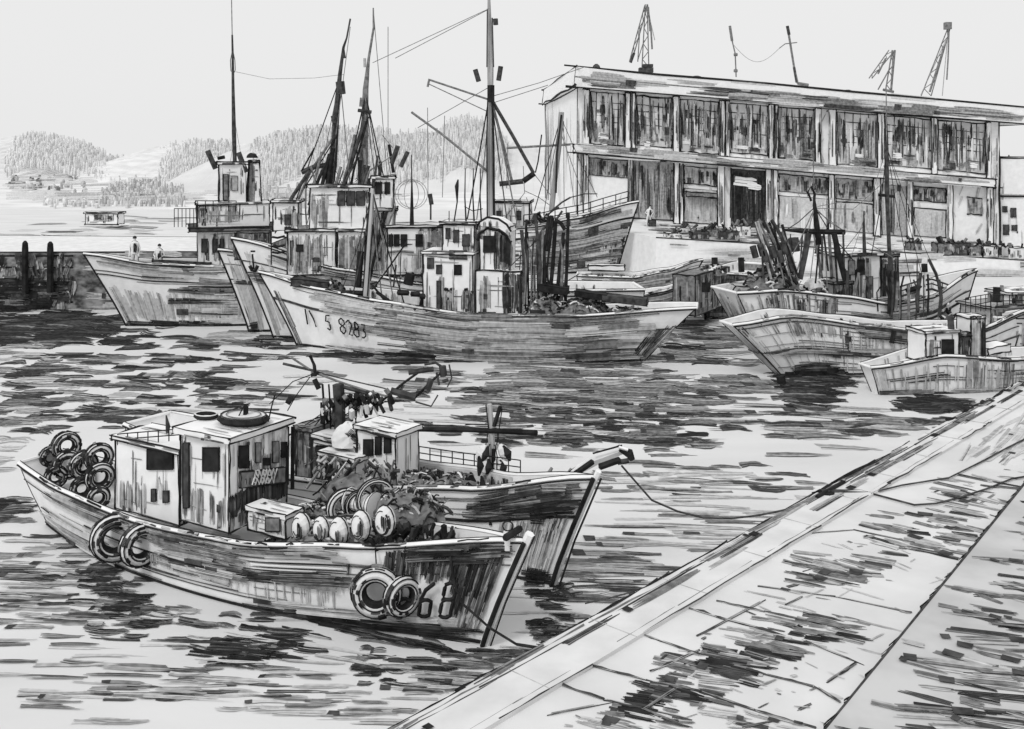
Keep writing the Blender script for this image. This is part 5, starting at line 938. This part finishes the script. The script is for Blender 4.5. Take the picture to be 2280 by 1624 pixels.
mb.grid([cr(.55, 0), cr(.6, .12), cr(.6, .2)], P2); mb.poly(cr(.6, .2)[:-1], P2); mb.line(cr(.62, .12), 15, K); mb.line(cr(.6, .22), 4, D); mb.line(cr(.46, .23), 3, M); mb.build('roof_platform', tF)
mb = MB(); lb = lambda r, z, n=14: [fr.P(am-1.15+r*math.cos(2*math.pi*i/n), .1+r*.8*math.sin(2*math.pi*i/n), zc+z) for i in range(n+1)]
mb.line(lb(.3, .06), 8, K); mb.line(lb(.3, .12), 3, P2); mb.build('lifebuoy', tF)
mast(tF, 'aerial', [(545, 935, 25.4), (547, 900, 25.4)], 9, K)
for pts, wd in (([(502, 945, 25.6), (492, 920, 25.6)], 3), ([(520, 950, 25.3), (545, 900, 25.3)], 3), ([(548, 935, 25.5), (549, 905, 25.5)], 9), ([(596, 945, 25.5), (605, 905, 25.5), (612, 880, 25.5)], 3)): mast(tF, 'aerial', pts, wd, K)
# working gear on the fore deck
part(tF, 'net_hauler', lambda mb: (torus(mb, fr.Q(768, 1130, .0), fr.D*.8+fr.N*.55, .34, .1, P2, P2, lines=3.2), torus(mb, fr.Q(800, 1125, -.1), fr.D*.8+fr.N*.55, .30, .05, P2, RUB, lines=3), torus(mb, fr.Q(836, 1110, -.2), fr.D*.8+fr.N*.55, .40, .06, P2, P2, lines=3)))
drum(tF, 'winch_drum', fr, 806, 1120, -.1, .75, .26, P2)
for pts, wd in (([(742, 1085, 24.2), (762, 1120, 24.2)], 8), ([(822, 1075, 24.6), (846, 1120, 24.4), (846, 1170, 24)], 6), ([(766, 1190, 23.6), (845, 1168, 23.6)], 9), ([(820, 1165, 23.8), (826, 1205, 23.6)], 8), ([(836, 1076, 24.6), (828, 1098, 24.6)], 4), ([(760, 1165, 23.6), (757, 1200, 23.4)], 7)): mast(tF, 'winch_frame', pts, wd, K)
c = cabin(tF, fr, 'deck_locker', 552, 636, 1146, 1190, .1, .6, P, 4, hatch=[(8, 'lm', .1, .9, .1, .9, 7)], over=.05); panel(fr, c['o'], 'opening', 594, 626, 1152, 1182, l=.6, m=M, lw=3)
mb = MB(); bump(mb, rp(790, 1106, 25.6)-UP*.3, .85, .45, .9, M, 16, 6, .1)
for i in range(110):
    x, y = R.uniform(700, 880), R.uniform(1015, 1110); d = 25.6+R.uniform(-.3, .3); e = R.uniform(8, 46); a_ = R.uniform(-1.2, 1.2); mb.line([rp(x, y, d), rp(x+e*math.sin(a_)*.6, y+e*.5, d), rp(x+e*math.sin(a_), y+e*math.cos(a_), d)], R.uniform(2, 9), R.choice([K, K, D, D, M, L, P2]))
o = mb.build('fishing_net', org=rp(790, 1110, 25.6)); tag(o, 'tall tangle of hung net and rope between the two front boats, over the net hauler', 'net', 'nets on the nearest boat')
part(tF, 'bollard', lambda mb: (mb.bar([h.side(.985, 1)-UP*.2, h.side(.985, 1)+UP*.18], 20, P2), mb.bar([h.side(.99, 1)+UP*.14-fr.N*.3, h.side(.99, 1)+UP*.14+fr.N*.3], 16, K), mb.line([h.side(.985, 1)+UP*.2+V((x*.011, 0, y*.011)) for x, y in arc(0, 8, 10, 9, 0, 360, 12)], 3.2, K)))
G1 = 'tyres stacked at the stern of the nearest boat'
for i, (x, y, lb, lp) in enumerate(((148, 992, 'topmost tyre of the stern pile, standing upright', -.3), (150, 1034, 'tyre of the stern pile directly under the topmost one', .0), (112, 1018, 'outermost tyre of the stern pile, beside the dark stern opening', -.2), (186, 1036, 'tyre in the middle of the upper row of the stern pile', .0),
      (220, 1018, 'tyre at the cabin end of the stern pile, highest of that end', -.2), (222, 1062, 'lower tyre of the stern pile leaning next to the aft cabin rail', .2), (124, 1062, 'small pale tyre low in the stern pile near the gunwale', .3), (182, 1088, 'pale tyre on the gunwale below the middle of the stern pile', .4), (218, 1108, 'lowest tyre of the stern pile next to the aft cabin wall', .5))):
    s = .8 if i in (6, 7, 8, 2) else 1; ink_tyre('tyre', lb, fr.Q(x, y, lp), fr.D*.93+fr.N*.4, .27*s, .12*s, G1)
ink = ink_tyre
G2 = 'tyres hung along the side of the nearest boat'
def hung(x, y, lb, Rr, r, ax, mo, dz=.45, l_=0):
    s = h.spx(x, .7); p = h.side(s, .62)+fr.N*(.22+l_); d = p.y; c_ = rp(x, y, d); top = h.side(s, 1)+fr.N*.08
    ink_tyre('tyre', lb, c_, ax, Rr, r, G2, mo, RUB, 3.4, rope=[top, c_+UP*(Rr+r)])
hung(256, 1198, 'large tyre hung on the left of the pair below the aft cabin', .42, .17, fr.N*.55+fr.D*.85, P2)
hung(312, 1214, 'narrow tyre hung on the right of the pair below the aft cabin', .36, .15, fr.N*.25+fr.D*.97, P2, l_=.05)
hung(838, 1318, 'large tyre hung nearest the painted bow number, in front of a second one', .38, .17, fr.N*.85+fr.D*.5, P2, l_=.1)
hung(896, 1328, 'darker tyre half hidden between the large bow tyre and the bow number', .31, .12, fr.N*.4+fr.D*.92, P2, l_=.0)
G3 = 'round floats along the deck rail of the nearest boat'
for x, y, rr, lb in ((672, 1174, .30, 'round pale float at the left end of the row inside the rail'), (716, 1178, .26, 'narrow float second in the row inside the rail, beside a dark gap'), (756, 1184, .30, 'float below the net hauler with a dark patch on its side'), (805, 1170, .30, 'float in front of the winch frame, right of the hauler wheel'), (858, 1160, .30, 'float with a dark hollow at the right end of the row')):
    mb = MB(); c_ = fr.Q(x, y, .75); n = 14; u, v = fr.D, UP; rows = []
    for i in range(9):
        a = math.pi*(i/8-.5); rows.append([c_+(u*.8*math.cos(2*math.pi*j/n)+v*1.1*math.sin(2*math.pi*j/n))*rr*math.cos(a)+fr.N*rr*.7*math.sin(a) for j in range(n)])
    mb.grid(rows, P2, True); mb.line([c_+(u*.8*math.cos(2*math.pi*j/n)+v*1.1*math.sin(2*math.pi*j/n))*rr*1.02 for j in range(n+1)], 4, K); mb.line([c_+(u*.55*math.cos(2*math.pi*j/n)+v*.85*math.sin(2*math.pi*j/n))*rr+fr.N*rr*.5 for j in range(3, n)], 2.4, D)
    [mb.line([c_+(u*.8*math.cos(a0+i*.25)+v*1.1*math.sin(a0+i*.25))*rr*q_+fr.N*rr*math.sqrt(1-q_*q_)*.72 for i in range(5)], R.uniform(2.5, 6), R.choice([K, D, M])) for a0, q_ in [(R.uniform(3.5, 6.5), R.uniform(.3, .9)) for _ in range(7)]]; mb.stroke(c_+u*rr*.45+fr.N*rr*.62-v*rr*.5, c_+u*rr*.4+fr.N*rr*.62+v*rr*.6, rr*.5, fr.N, R.choice([D, K, M]), .03); tag(mb.build('float', org=c_), lb, 'float', G3)
mb = MB(); c_ = fr.P(fr.L*.755, .0, 1.15); bump(mb, c_, 1.7, .85, .95, M, 18, 6, .08)
for i in range(420):
    a = R.uniform(0, 6.28); q = R.random()**.5; p = c_+V((1.65*q*math.cos(a), .84*q*math.sin(a), .98*math.sqrt(max(0, 1-q*q)))); e = V((R.uniform(.15, .5), R.uniform(-.12, .05), R.uniform(-.2, .05))); mb.line([p, p+e*.5+UP*.03, p+e], R.uniform(2, 9), R.choice([K, D, M, L, P2]))
tag(mb.build('fishing_net', org=c_), 'heap of tangled net and rope on the fore deck of the nearest boat', 'net')
mb = MB(); c_ = fr.P(fr.L*.885, .1, 1.75)
for i in range(80):
    p = c_+V((R.uniform(-.9, .8), R.uniform(-.35, .35), R.uniform(-.1, .25))); e = V((R.uniform(-.15, .2), R.uniform(-.1, .1), R.uniform(.05, .3))); mb.line([p, p+e], R.uniform(5, 14), R.choice([K, K, D]))
tag(mb.build('cable_pile', org=c_), 'black pile of chain and cable close behind the bow of the nearest boat', 'chain')
for x, y, l, r_, z_, n_, lb in ((700, 1150, -.6, .8, .5, 60, 'small net heap beside the low hatch on the nearest boat'), (640, 1195, .2, .5, .35, 36, 'small coil of dark rope in front of the deck locker on the nearest boat'), (905, 1130, -.6, .9, .6, 70, 'loose net right of the winch on the nearest boat')): netheap(lb, fr.Q(x, y, l)-UP*.25, r_, .45, z_, n_, (2, 8), group='nets on the nearest boat')
# mooring line of the nearest boat
mb = MB(); mb.line([rp(x, y, d) for x, y, d in ((1002, 1232, 21.6), (1012, 1300, 21.3), (1030, 1345, 21.2), (1090, 1398, 20.9), (1150, 1435, 20.0), (1260, 1452, 18.8))], 7, K); o = mb.build('mooring_rope', org=rp(1002, 1232, 21.6)); tag(o, 'black rope dropping across the dark bow of the nearest boat towards the quay', 'rope', 'mooring ropes')
# ---- front pair: the farther boat
tG, fr, h = boat('second front boat with long bow roller, dark band under its gunwale and horizontal boom', (-11.3, 33.0), (1.0, 24.6), name='fishing_boat', W=3.0, zs=[(0, 1.7), (.4, 1.55), (.65, 1.75), (.85, 2.15), (1, 2.8)], rb=1.3, rs=.8, stern=.6, bowp=2.0, keel=-.4, bul=.6, lw=4.4)
def fn(mb):
    h.hh(mb, 50, 1030, 1310, .72, .95, 'dmdk', (40, 120), 13); h.hh(mb, 18, 1160, 1315, .68, .94, 'kkd', (40, 110), 17); h.vh(mb, 50, 1100, 1300, .15, .7, 'lmlf', 8); h.vh(mb, 18, 1180, 1290, .45, .72, 'mdl', 12, 0, (.3, .6)); h.hh(mb, 10, 1150, 1250, .14, .24, 'k', (40, 80), 12)
h.build(tG, fn, strakes=[(.68, 1.6, K), (.97, 1, P)])
part(tG, 'stem', lambda mb: (mb.bar([h.side(1, t)+fr.D*.06 for t in (0, .3, .6, 1, 1.05)], 14, P), mb.line([h.side(1, t)+fr.D*.05+fr.N*.1 for t in (0, .3, .6, 1)], 11, K), mb.line([h.side(1, t)+fr.D*.2 for t in (0, .5, 1)], 5, K)))
part(tG, 'bow_roller', lambda mb: (mb.bar([rp(1240, 1086, 25.4), rp(1290, 1045, 25.2), rp(1330, 1022, 25), rp(1385, 1002, 24.8)], [14, 22, 26, 20], P2), mb.line([rp(1246, 1090, 25.1), rp(1280, 1056, 24.9), rp(1320, 1028, 24.7)], 13, K), mb.line([rp(1320, 1010, 24.8), rp(1385, 992, 24.6)], 4, K), mb.line([rp(1335, 1040, 24.6), rp(1380, 1024, 24.4)], 15, K), mb.line([rp(1225, 1078, 25.4), rp(1300, 1030, 25.2), rp(1380, 992, 24.8)], 4, K)))
part(tG, 'anchor', lambda mb: (mb.bar([rp(1380, 1000, 24.6), rp(1402, 1010, 24.6), rp(1408, 1024, 24.6)], [12, 22, 14], K), mb.bar([rp(1375, 1030, 24.6), rp(1400, 1026, 24.6)], 12, D), mb.line([rp(1378, 996, 24.5), rp(1398, 1002, 24.5)], 7, P)))
c = cabin(tG, fr, 'wheelhouse', 796, 882, 964, 1075, -.2, .7, P, 4, hatch=[(26, 'mldm', .1, 1, 0, .4, 10)], over=.08)
c9 = cabin(tG, fr, 'low_deckhouse', 696, 794, 986, 1075, -.1, .7, P2, 4, hatch=[(20, 'mldf', 0, 1, 0, .9, 8)], over=.04)
for x0, x1, y0, y1 in ((812, 832, 978, 1014), (838, 850, 972, 1012), (858, 872, 970, 1008), (706, 740, 992, 1006)): panel(fr, c['o'], 'window', x0, x1, y0, y1, l=.7, m=K, lw=3)
c = cabin(tG, fr, 'companion_hatch', 660, 694, 960, 1080, -.9, .6, M, 4, hatch=[(24, 'dkdm', 0, 1, .3, 1, 9)], over=.05)
mast(tG, 'boom_post', [(888, 1072, 28.2), (886, 1000, 28.2), (882, 950, 28.2)], 15, D); mast(tG, 'boom', [(880, 956, 28.2), (1040, 957, 27.2), (1195, 964, 26.2)], [10, 12, 13], K)
mast(tG, 'mast', [(1096, 1060, 26.9), (1094, 960, 26.9), (1090, 900, 26.9)], [17, 14, 11], WOOD); mb = MB(); mb.line([rp(1100, 1055, 26.7), rp(1099, 1000, 26.7)], 9, K); mb.line([rp(1114, 905, 26.8), rp(1100, 950, 26.8)], 9, K); mb.line([rp(1088, 955, 26.8), rp(1082, 902, 26.8)], 3, K); mb.line([rp(1106, 990, 26.8), rp(1118, 910, 26.8)], 2.5, K); mb.build('mast_cleat', tG)
for x, y, e, lb in ((1073, 1010, 1, 'dark float on the left side of the front mast, upper one'), (1122, 1008, -1, 'dark float on the right side of the front mast, upper one'), (1080, 1038, .3, 'small float low on the left of the front mast foot'), (1112, 1040, -.5, 'long dark float low on the right of the front mast foot')):
    mb = MB(); c_ = rp(x, y, 26.6); d_ = V((-.1*e, 0, -.22)); mb.tube([c_-d_, c_-d_*.6, c_, c_+d_*.6, c_+d_], [.03, .12, .15, .12, .03], P2, 8); mb.tube([c_-d_*.9+V((.07, -.06, 0)), c_+V((.09, -.07, 0)), c_+d_*.9+V((.07, -.06, 0))], [.03, .12, .03], K, 8); mb.line([c_-d_, V((c_.x*.4+rp(1096, y-30, 26.9).x*.6, 26.8, c_.z+.5)), rp(1096, y-50, 26.9)], 2.5, K); tag(mb.build('float', org=c_), lb, 'float', 'floats tied to the front mast')
rail(tG, [h.side(x, 1, -1)+UP*.02 for x in (.45, .6, .75, .88)], .35, 16, 2.6)
mb = MB(); mb.grid([[h.side(.44+.43*i/10, 1, -1, .125)-UP*.03 for i in range(11)], [h.side(.44+.43*i/10, 1, -1, .125)-UP*.6 for i in range(11)]], LL)
for i in range(46): x = R.uniform(.45, .86); p = h.side(x, 1, -1, .14); mb.stroke(p-UP*R.uniform(.05, .12), p-UP*R.uniform(.3, .58), R.uniform(.06, .16), fr.N, R.choice([K, D, K, M]), .03)
mb.build('inner_planking', tG)
for x, y, l, r_, z_, n_, lb in ((930, 1075, .2, .9, .5, 60, 'net heap just right of the boom post on the second front boat'), (1010, 1085, .3, .8, .55, 60, 'net heap left of the front mast on the second front boat')): netheap(lb, fr.Q(x, y, l)-UP*.3, r_, .5, z_, n_, (2, 8), group='nets on the second front boat')
for x, y in ((1215, 1064), (1258, 1066), (1290, 1078)): mast(tG, 'cleat', [(x, y+12, 25.9), (x+3, y-4, 25.9), (x+14, y-22, 25.9)], [12, 11, 7], M)
for x, y0, y1 in ((1066, 1060, 1016), (1072, 1112, 1060), (1048, 1090, 1052)): mast(tG, 'fender_post', [(x, y1+0, 26), (x+4, (y0+y1)/2, 26), (x, y0, 26)], [5, 17, 5], K)
mast(tG, 'post', [(1092, 1170, 25.0), (1096, 1120, 25.2), (1096, 1062, 25.4)], [8, 4, 3], K)
# upper working gear of the farther boat
dq = 28.6
for pts, wd, m in (([(648, 796, dq), (700, 830, dq), (760, 852, dq), (815, 870, dq), (880, 888, dq), (925, 892, dq)], 5, M), ([(660, 815, dq), (740, 838, dq), (860, 866, dq)], 3, D), ([(870, 870, dq), (925, 885, dq)], 16, D), ([(765, 862, dq), (845, 884, dq)], 9, D), ([(630, 810, dq), (700, 826, dq)], 6, D)): mast(tG, 'boom', pts, wd, m)
for pts, wd in (([(690, 792, dq), (700, 815, dq), (702, 838, dq)], 8), ([(700, 845, dq), (710, 866, dq)], 12), ([(848, 895, dq), (900, 852, dq), (945, 820, dq)], 6), ([(920, 890, dq), (960, 850, dq), (985, 828, dq)], 6), ([(700, 830, dq), (702, 836, dq)], 20)): mast(tG, 'derrick', pts, wd, K)
for pts, wd in (([(910, 830, dq), (965, 822, dq)], 12), ([(960, 845, dq), (952, 868, dq)], 16), ([(985, 815, dq), (988, 838, dq)], 16), ([(945, 812, dq), (970, 808, dq), (985, 818, dq)], 6), ([(1000, 812, dq), (1006, 842, dq), (996, 862, dq)], 3.5), ([(972, 830, dq), (978, 858, dq)], 5), ([(925, 895, dq), (960, 905, dq), (975, 880, dq)], 4), ([(985, 850, dq), (998, 846, dq)], 8)): mast(tG, 'power_block', pts, wd, D)
mb = MB()
for i in range(80):
    u = R.random(); x, y = 715+u*155, 905-u*28+R.uniform(-16, 24); mb.line([rp(x, y, dq+R.uniform(-.3, .3)), rp(x+R.uniform(-8, 14), y+R.uniform(6, 26), dq+R.uniform(-.3, .3))], R.uniform(3, 13), R.choice([K, K, D, M, P2]))
for i in range(5): mb.line([rp(690+i*34, 962-i*16, dq), rp(740+i*40, 900-i*2, dq)], 2.5, K)
mb.build('net_bundle', tG)
for x, w_s in ((722, 5), (736, 4), (757, 26)): mast(tG, 'gallows_post', [(x, 955, dq), (x-1, 900, dq), (x-4, 856, dq)], w_s, D if w_s > 9 else K)
wires(tG, 'stay', [[(630, 980, dq), (690, 940, dq), (760, 890, dq)], [(640, 970, dq), (720, 930, dq)], [(640, 915, dq), (660, 880, dq), (690, 840, dq)], [(600, 900, dq), (652, 850, dq), (700, 832, dq)], [(780, 900, dq), (800, 960, dq)], [(800, 890, dq), (790, 950, dq)], [(900, 850, dq), (880, 895, dq), (925, 893, dq)]], 2.2, K)
mast(tG, 'deck_lamp', [(640, 888, dq), (650, 894, dq)], 20, K)
mb = MB(); bump(mb, rp(775, 990, 27.6), .45, .4, .6, P2, 14, 6, .05); 
for i in range(12): p = rp(R.uniform(768, 792), R.uniform(955, 975), 27.3); mb.stroke(p, p+V((.12, 0, -.1)), .1, V((0, -1, 0)), R.choice([K, D, M]), .05)
mb.build('radar_dome', tG)
c = cabin(tG, fr, 'deck_shelter', 716, 790, 1022, 1080, .3, 1.1, P, 3.5, hatch=[(12, 'lm', .3, 1, 0, 1, 10)], over=.08); panel(fr, c['o'], 'window', 728, 742, 1030, 1052, l=1.1, m=K, lw=3)
# ------------------------------------------------------------------ ropes on the near quay, people, crates
def rope(lb, pts, px, m=K): mb = MB(); pts = [V(p) for p in pts]; mb.line(pts, px, m); tag(mb.build('mooring_rope', org=pts[0]), lb, 'rope', 'mooring ropes')
qp = lambda zx, zy, z=.05: gz(1221+zx*.4795, 845.5+zy*.4795, QZ)+V((0, 0, z))
wp_ = lambda zx, zy, d: ray(1221+zx*.4795, 845.5+zy*.4795, d)
rope('long rope sagging from the second front boat to the quay and across the paving', [wp_(340, 400, 24.6), wp_(480, 560, 25), wp_(600, 612, 25.4), wp_(720, 642, 25.8), wp_(850, 645, 26), wp_(980, 630, 26.1), wp_(1100, 605, 26.2), qp(1260, 535, .12), qp(1450, 525), qp(1580, 560), qp(1700, 592), qp(1800, 585), qp(1900, 560), qp(2040, 515), qp(2150, 470), qp(2300, 445)], 4.5, D)
rope('thin rope along the paving from the mooring ring up to the right picture edge', [qp(1270, 540, .12), qp(1500, 535), qp(1640, 500), qp(1860, 465), qp(2020, 385), qp(2130, 325), qp(2300, 240)], 4, D)
rope('faint rope over the water from below the second front bow to the quay edge', [wp_(170, 1040, 20.9), wp_(340, 1000, 21), wp_(480, 955, 21.2), qp(560, 915, .1)], 3.5, D)
mb = MB(); c_ = qp(1290, 540, 0)
torus(mb, c_+UP*.06, UP, .14, .04, K, K, lines=2); mb.bar([c_, c_+UP*.1], 26, K)
for i in range(12): e = V((R.uniform(-.35, .4), R.uniform(-.3, .2), 0)); mb.line([c_+UP*.05, c_+e*.5+UP*.1, c_+e+UP*.04], R.uniform(3, 7), K)
mb.bar([c_-ed*.5+UP*.1, c_+ed*1.0+UP*.1], 9, K); tag(mb.build('mooring_ring', org=c_), 'black mooring ring with knotted rope on the edge of the near quay', 'mooring ring')
def person(lb, base, hgt, faces=1, lean=0, group=None, arm=0):
    """standing figure grown as one skinned body from the pelvis, clothing as its own meshes"""
    s = hgt/1.75; X = lambda x, y, z: (x*s+lean*z*s, y*s, z*s)
    vs, es, rs = [], [], []
    def add(x, y, z, r, p=None):
        vs.append(X(x, y, z)); rs.append(r*s)
        if p is not None: es.append((p, len(vs)-1))
        return len(vs)-1
    pel = add(0, 0, .95, .15); ch = add(0, -.01, 1.25, .17, pel); nk = add(0, 0, 1.47, .07, ch); hd = add(0, -.02, 1.60, .095, nk); ht = add(0, -.01, 1.70, .075, hd); add(0, -.11, 1.60, .025, hd)
    for sg in (1, -1):
        hip = add(.10*sg, 0, .88, .095, pel); kn = add(.12*sg, -.02, .5, .065, hip); an = add(.12*sg, .02, .09, .045, kn); add(.13*sg, -.14, .04, .04, an)
        sh_ = add(.19*sg, 0, 1.38, .065, ch); el = add((.27+arm*.05)*sg, .02, 1.10, .047, sh_); wr = add((.26-arm*.1)*sg, -.08-arm*.12, .86+arm*.12, .03, el); pm = add((.26-arm*.1)*sg, -.11-arm*.13, .78+arm*.12, .032, wr)
        for i, (dx, L_) in enumerate(((-.03, .06), (-.01, .075), (.01, .07), (.03, .055))): f1 = add((.26-arm*.1)*sg+dx, -.13-arm*.13, .73+arm*.12, .011, pm); add((.26-arm*.1)*sg+dx, -.15-arm*.13, .73+arm*.12-L_, .009, f1)
        th = add((.21-arm*.1)*sg, -.14-arm*.13, .78+arm*.12, .012, pm); add((.20-arm*.1)*sg, -.16-arm*.13, .74+arm*.12, .010, th)
    me = bpy.data.meshes.new('person'); me.from_pydata(vs, es, []); o = bpy.data.objects.new('person', me); SC.collection.objects.link(o); o.location = base; me.materials.append(P2)
    md = o.modifiers.new('skin', 'SKIN'); sv = me.skin_vertices[0].data
    for i, r in enumerate(rs): sv[i].radius = (r, r)
    sv[0].use_root = True; o.modifiers.new('sub', 'SUBSURF').levels = 1; o.modifiers[-1].render_levels = 2
    ORG[o.name] = V(base); tag(o, lb, 'person', group)
    B = V(base); g = MB(); k = 10
    rows = [[B+V((lean*z*s+rx*s*math.cos(2*math.pi*j/k), ry*s*math.sin(2*math.pi*j/k), z*s)) for j in range(k)] for z, rx, ry in ((.80, .20, .165), (.98, .20, .17), (1.22, .225, .185), (1.40, .20, .14), (1.48, .09, .09))]
    g.grid(rows, P2, True); g.line([rows[i][0] for i in range(5)], 2.4, K); g.line([rows[i][5] for i in range(5)], 2, K)
    for i in range(10): x = R.uniform(.02, .17); p = B+V((lean*s+x*s, -.2*s, R.uniform(.85, 1.0)*s)); g.stroke(p, p+UP*R.uniform(.2, .42)*s, .09*s, V((0, -1, 0)), K, .03)
    g.build('jacket', o)
    g = MB(); rows = [[B+V((lean*1.62*s+q*.105*s*math.cos(2*math.pi*j/k), q*.11*s*math.sin(2*math.pi*j/k), z*s)) for j in range(k)] for z, q in ((1.63, 1.05), (1.70, 1.0), (1.76, .6), (1.78, .1))]
    g.grid(rows, D, True); g.build('hair', o)
    g = MB()
    for sg in (1, -1):
        rows = [[B+V(((cx*sg+lean*z)*s+r*s*math.cos(2*math.pi*j/k), cy*s+r*s*math.sin(2*math.pi*j/k), z*s)) for j in range(k)] for z, cx, cy, r in ((.10, .12, .02, .065), (.5, .12, -.02, .085), (.86, .10, 0, .12), (.94, .08, 0, .13))]
        g.grid(rows, P2, True); g.line([rows[i][0] for i in range(4)], 1.8, K)
    g.build('trousers', o)
    return o
fr, h = F1_, H1
for x, l, hg, lb, ln, am in ((300, .35, 1.9, 'pale figure with a dark back standing nearest the bow of the leftmost white trawler', .0, 0), (352, -.2, 1.75, 'smaller figure bending beside a dark hatch on the leftmost white trawler', .05, 1)):
    a = fr.ax(x, l); s_ = a/fr.L; person(lb, fr.P(a, l, h.sheer(min(1, s_))-h.bul), hg, 1, ln, 'people on the leftmost trawler', am)
p = ray(1443, 0, 97); q_ = FQ(p.x, 97); person('dark clothed person standing alone on the far quay in front of the hall', q_, 2.0, 1, .1, None, 1)
mb = MB(); o_ = q_+V((.35, -.3, .9)); mb.box8([o_+V((x, y, z)) for z in (-.9, -.3) for x, y in ((-.3, -.25), (.3, -.25), (.3, .25), (-.3, .25))], D, 2); tag(mb.build('crate', org=o_-UP*.9), 'small dark crate beside the lone person on the far quay', 'crate', 'crates on the far quay')
CR = [(1500, 540, 26, 8, P, 'flat pale crate at the left of the quay front, just above the grey launch'), (1530, 522, 30, 10, P2, 'pale crate farther back on the far quay, straight above the launch bow'), (1560, 548, 28, 12, D, 'dark crate near the quay front left of the net poles'), (1596, 530, 34, 14, M, 'grey crate standing left of the open dark loading door'), (1626, 538, 30, 16, D, 'dark crate directly below the open loading door'), (1655, 528, 24, 18, P, 'tall white crate just left of the net poles'),
      (2040, 560, 18, 14, M, 'small grey crate behind the bow gallows'), (2105, 572, 26, 18, M, 'grey crate at the left end of the heap below the small hall window'), (2140, 578, 30, 20, D, 'dark crate second in the heap at the right of the far quay'), (2172, 572, 26, 16, M, 'grey crate in the middle of the heap on the right'), (2204, 582, 28, 18, P2, 'pale crate in front of the heap under the hall corner'), (2236, 572, 34, 14, D, 'dark crate of the heap standing in front of the annexe'), (2266, 586, 30, 18, P2, 'pale crate cut by the right edge of the picture')]
for x, y, ww, hh, m, lb in CR:
    d = 86 if x < 2000 else 84.6
    for it in range(3): p = FQ((x-CX)*d/F, d); d = (CAMH-p.z)*F/(y-HY); d = min(max(d, 84.4), 98)
    p = FQ((x-CX)*d/F, d); u = d/F*1.35; mb = MB(); a = ww*u/2; c_ = [p+V((-a, 0, 0)), p+V((a, 0, 0)), p+V((a, 1.2, 0)), p+V((-a, 1.2, 0))]; mb.box8(c_+[q+UP*hh*u for q in c_], m, 2.4); mb.hatch(c_[0], c_[1], c_[1]+UP*hh*u, c_[0]+UP*hh*u, 8, 'lmd', (.2, .7), 5); 
    for i in range(6): q = p+V((R.uniform(-a, a), .5, hh*u)); mb.line([q-UP*.05, q+V((R.uniform(-.5, .5), 0, R.uniform(.1, .6)))], R.uniform(3, 9), R.choice([K, D, M]))
    tag(mb.build('crate', org=p), lb, 'crate', 'crates on the far quay')
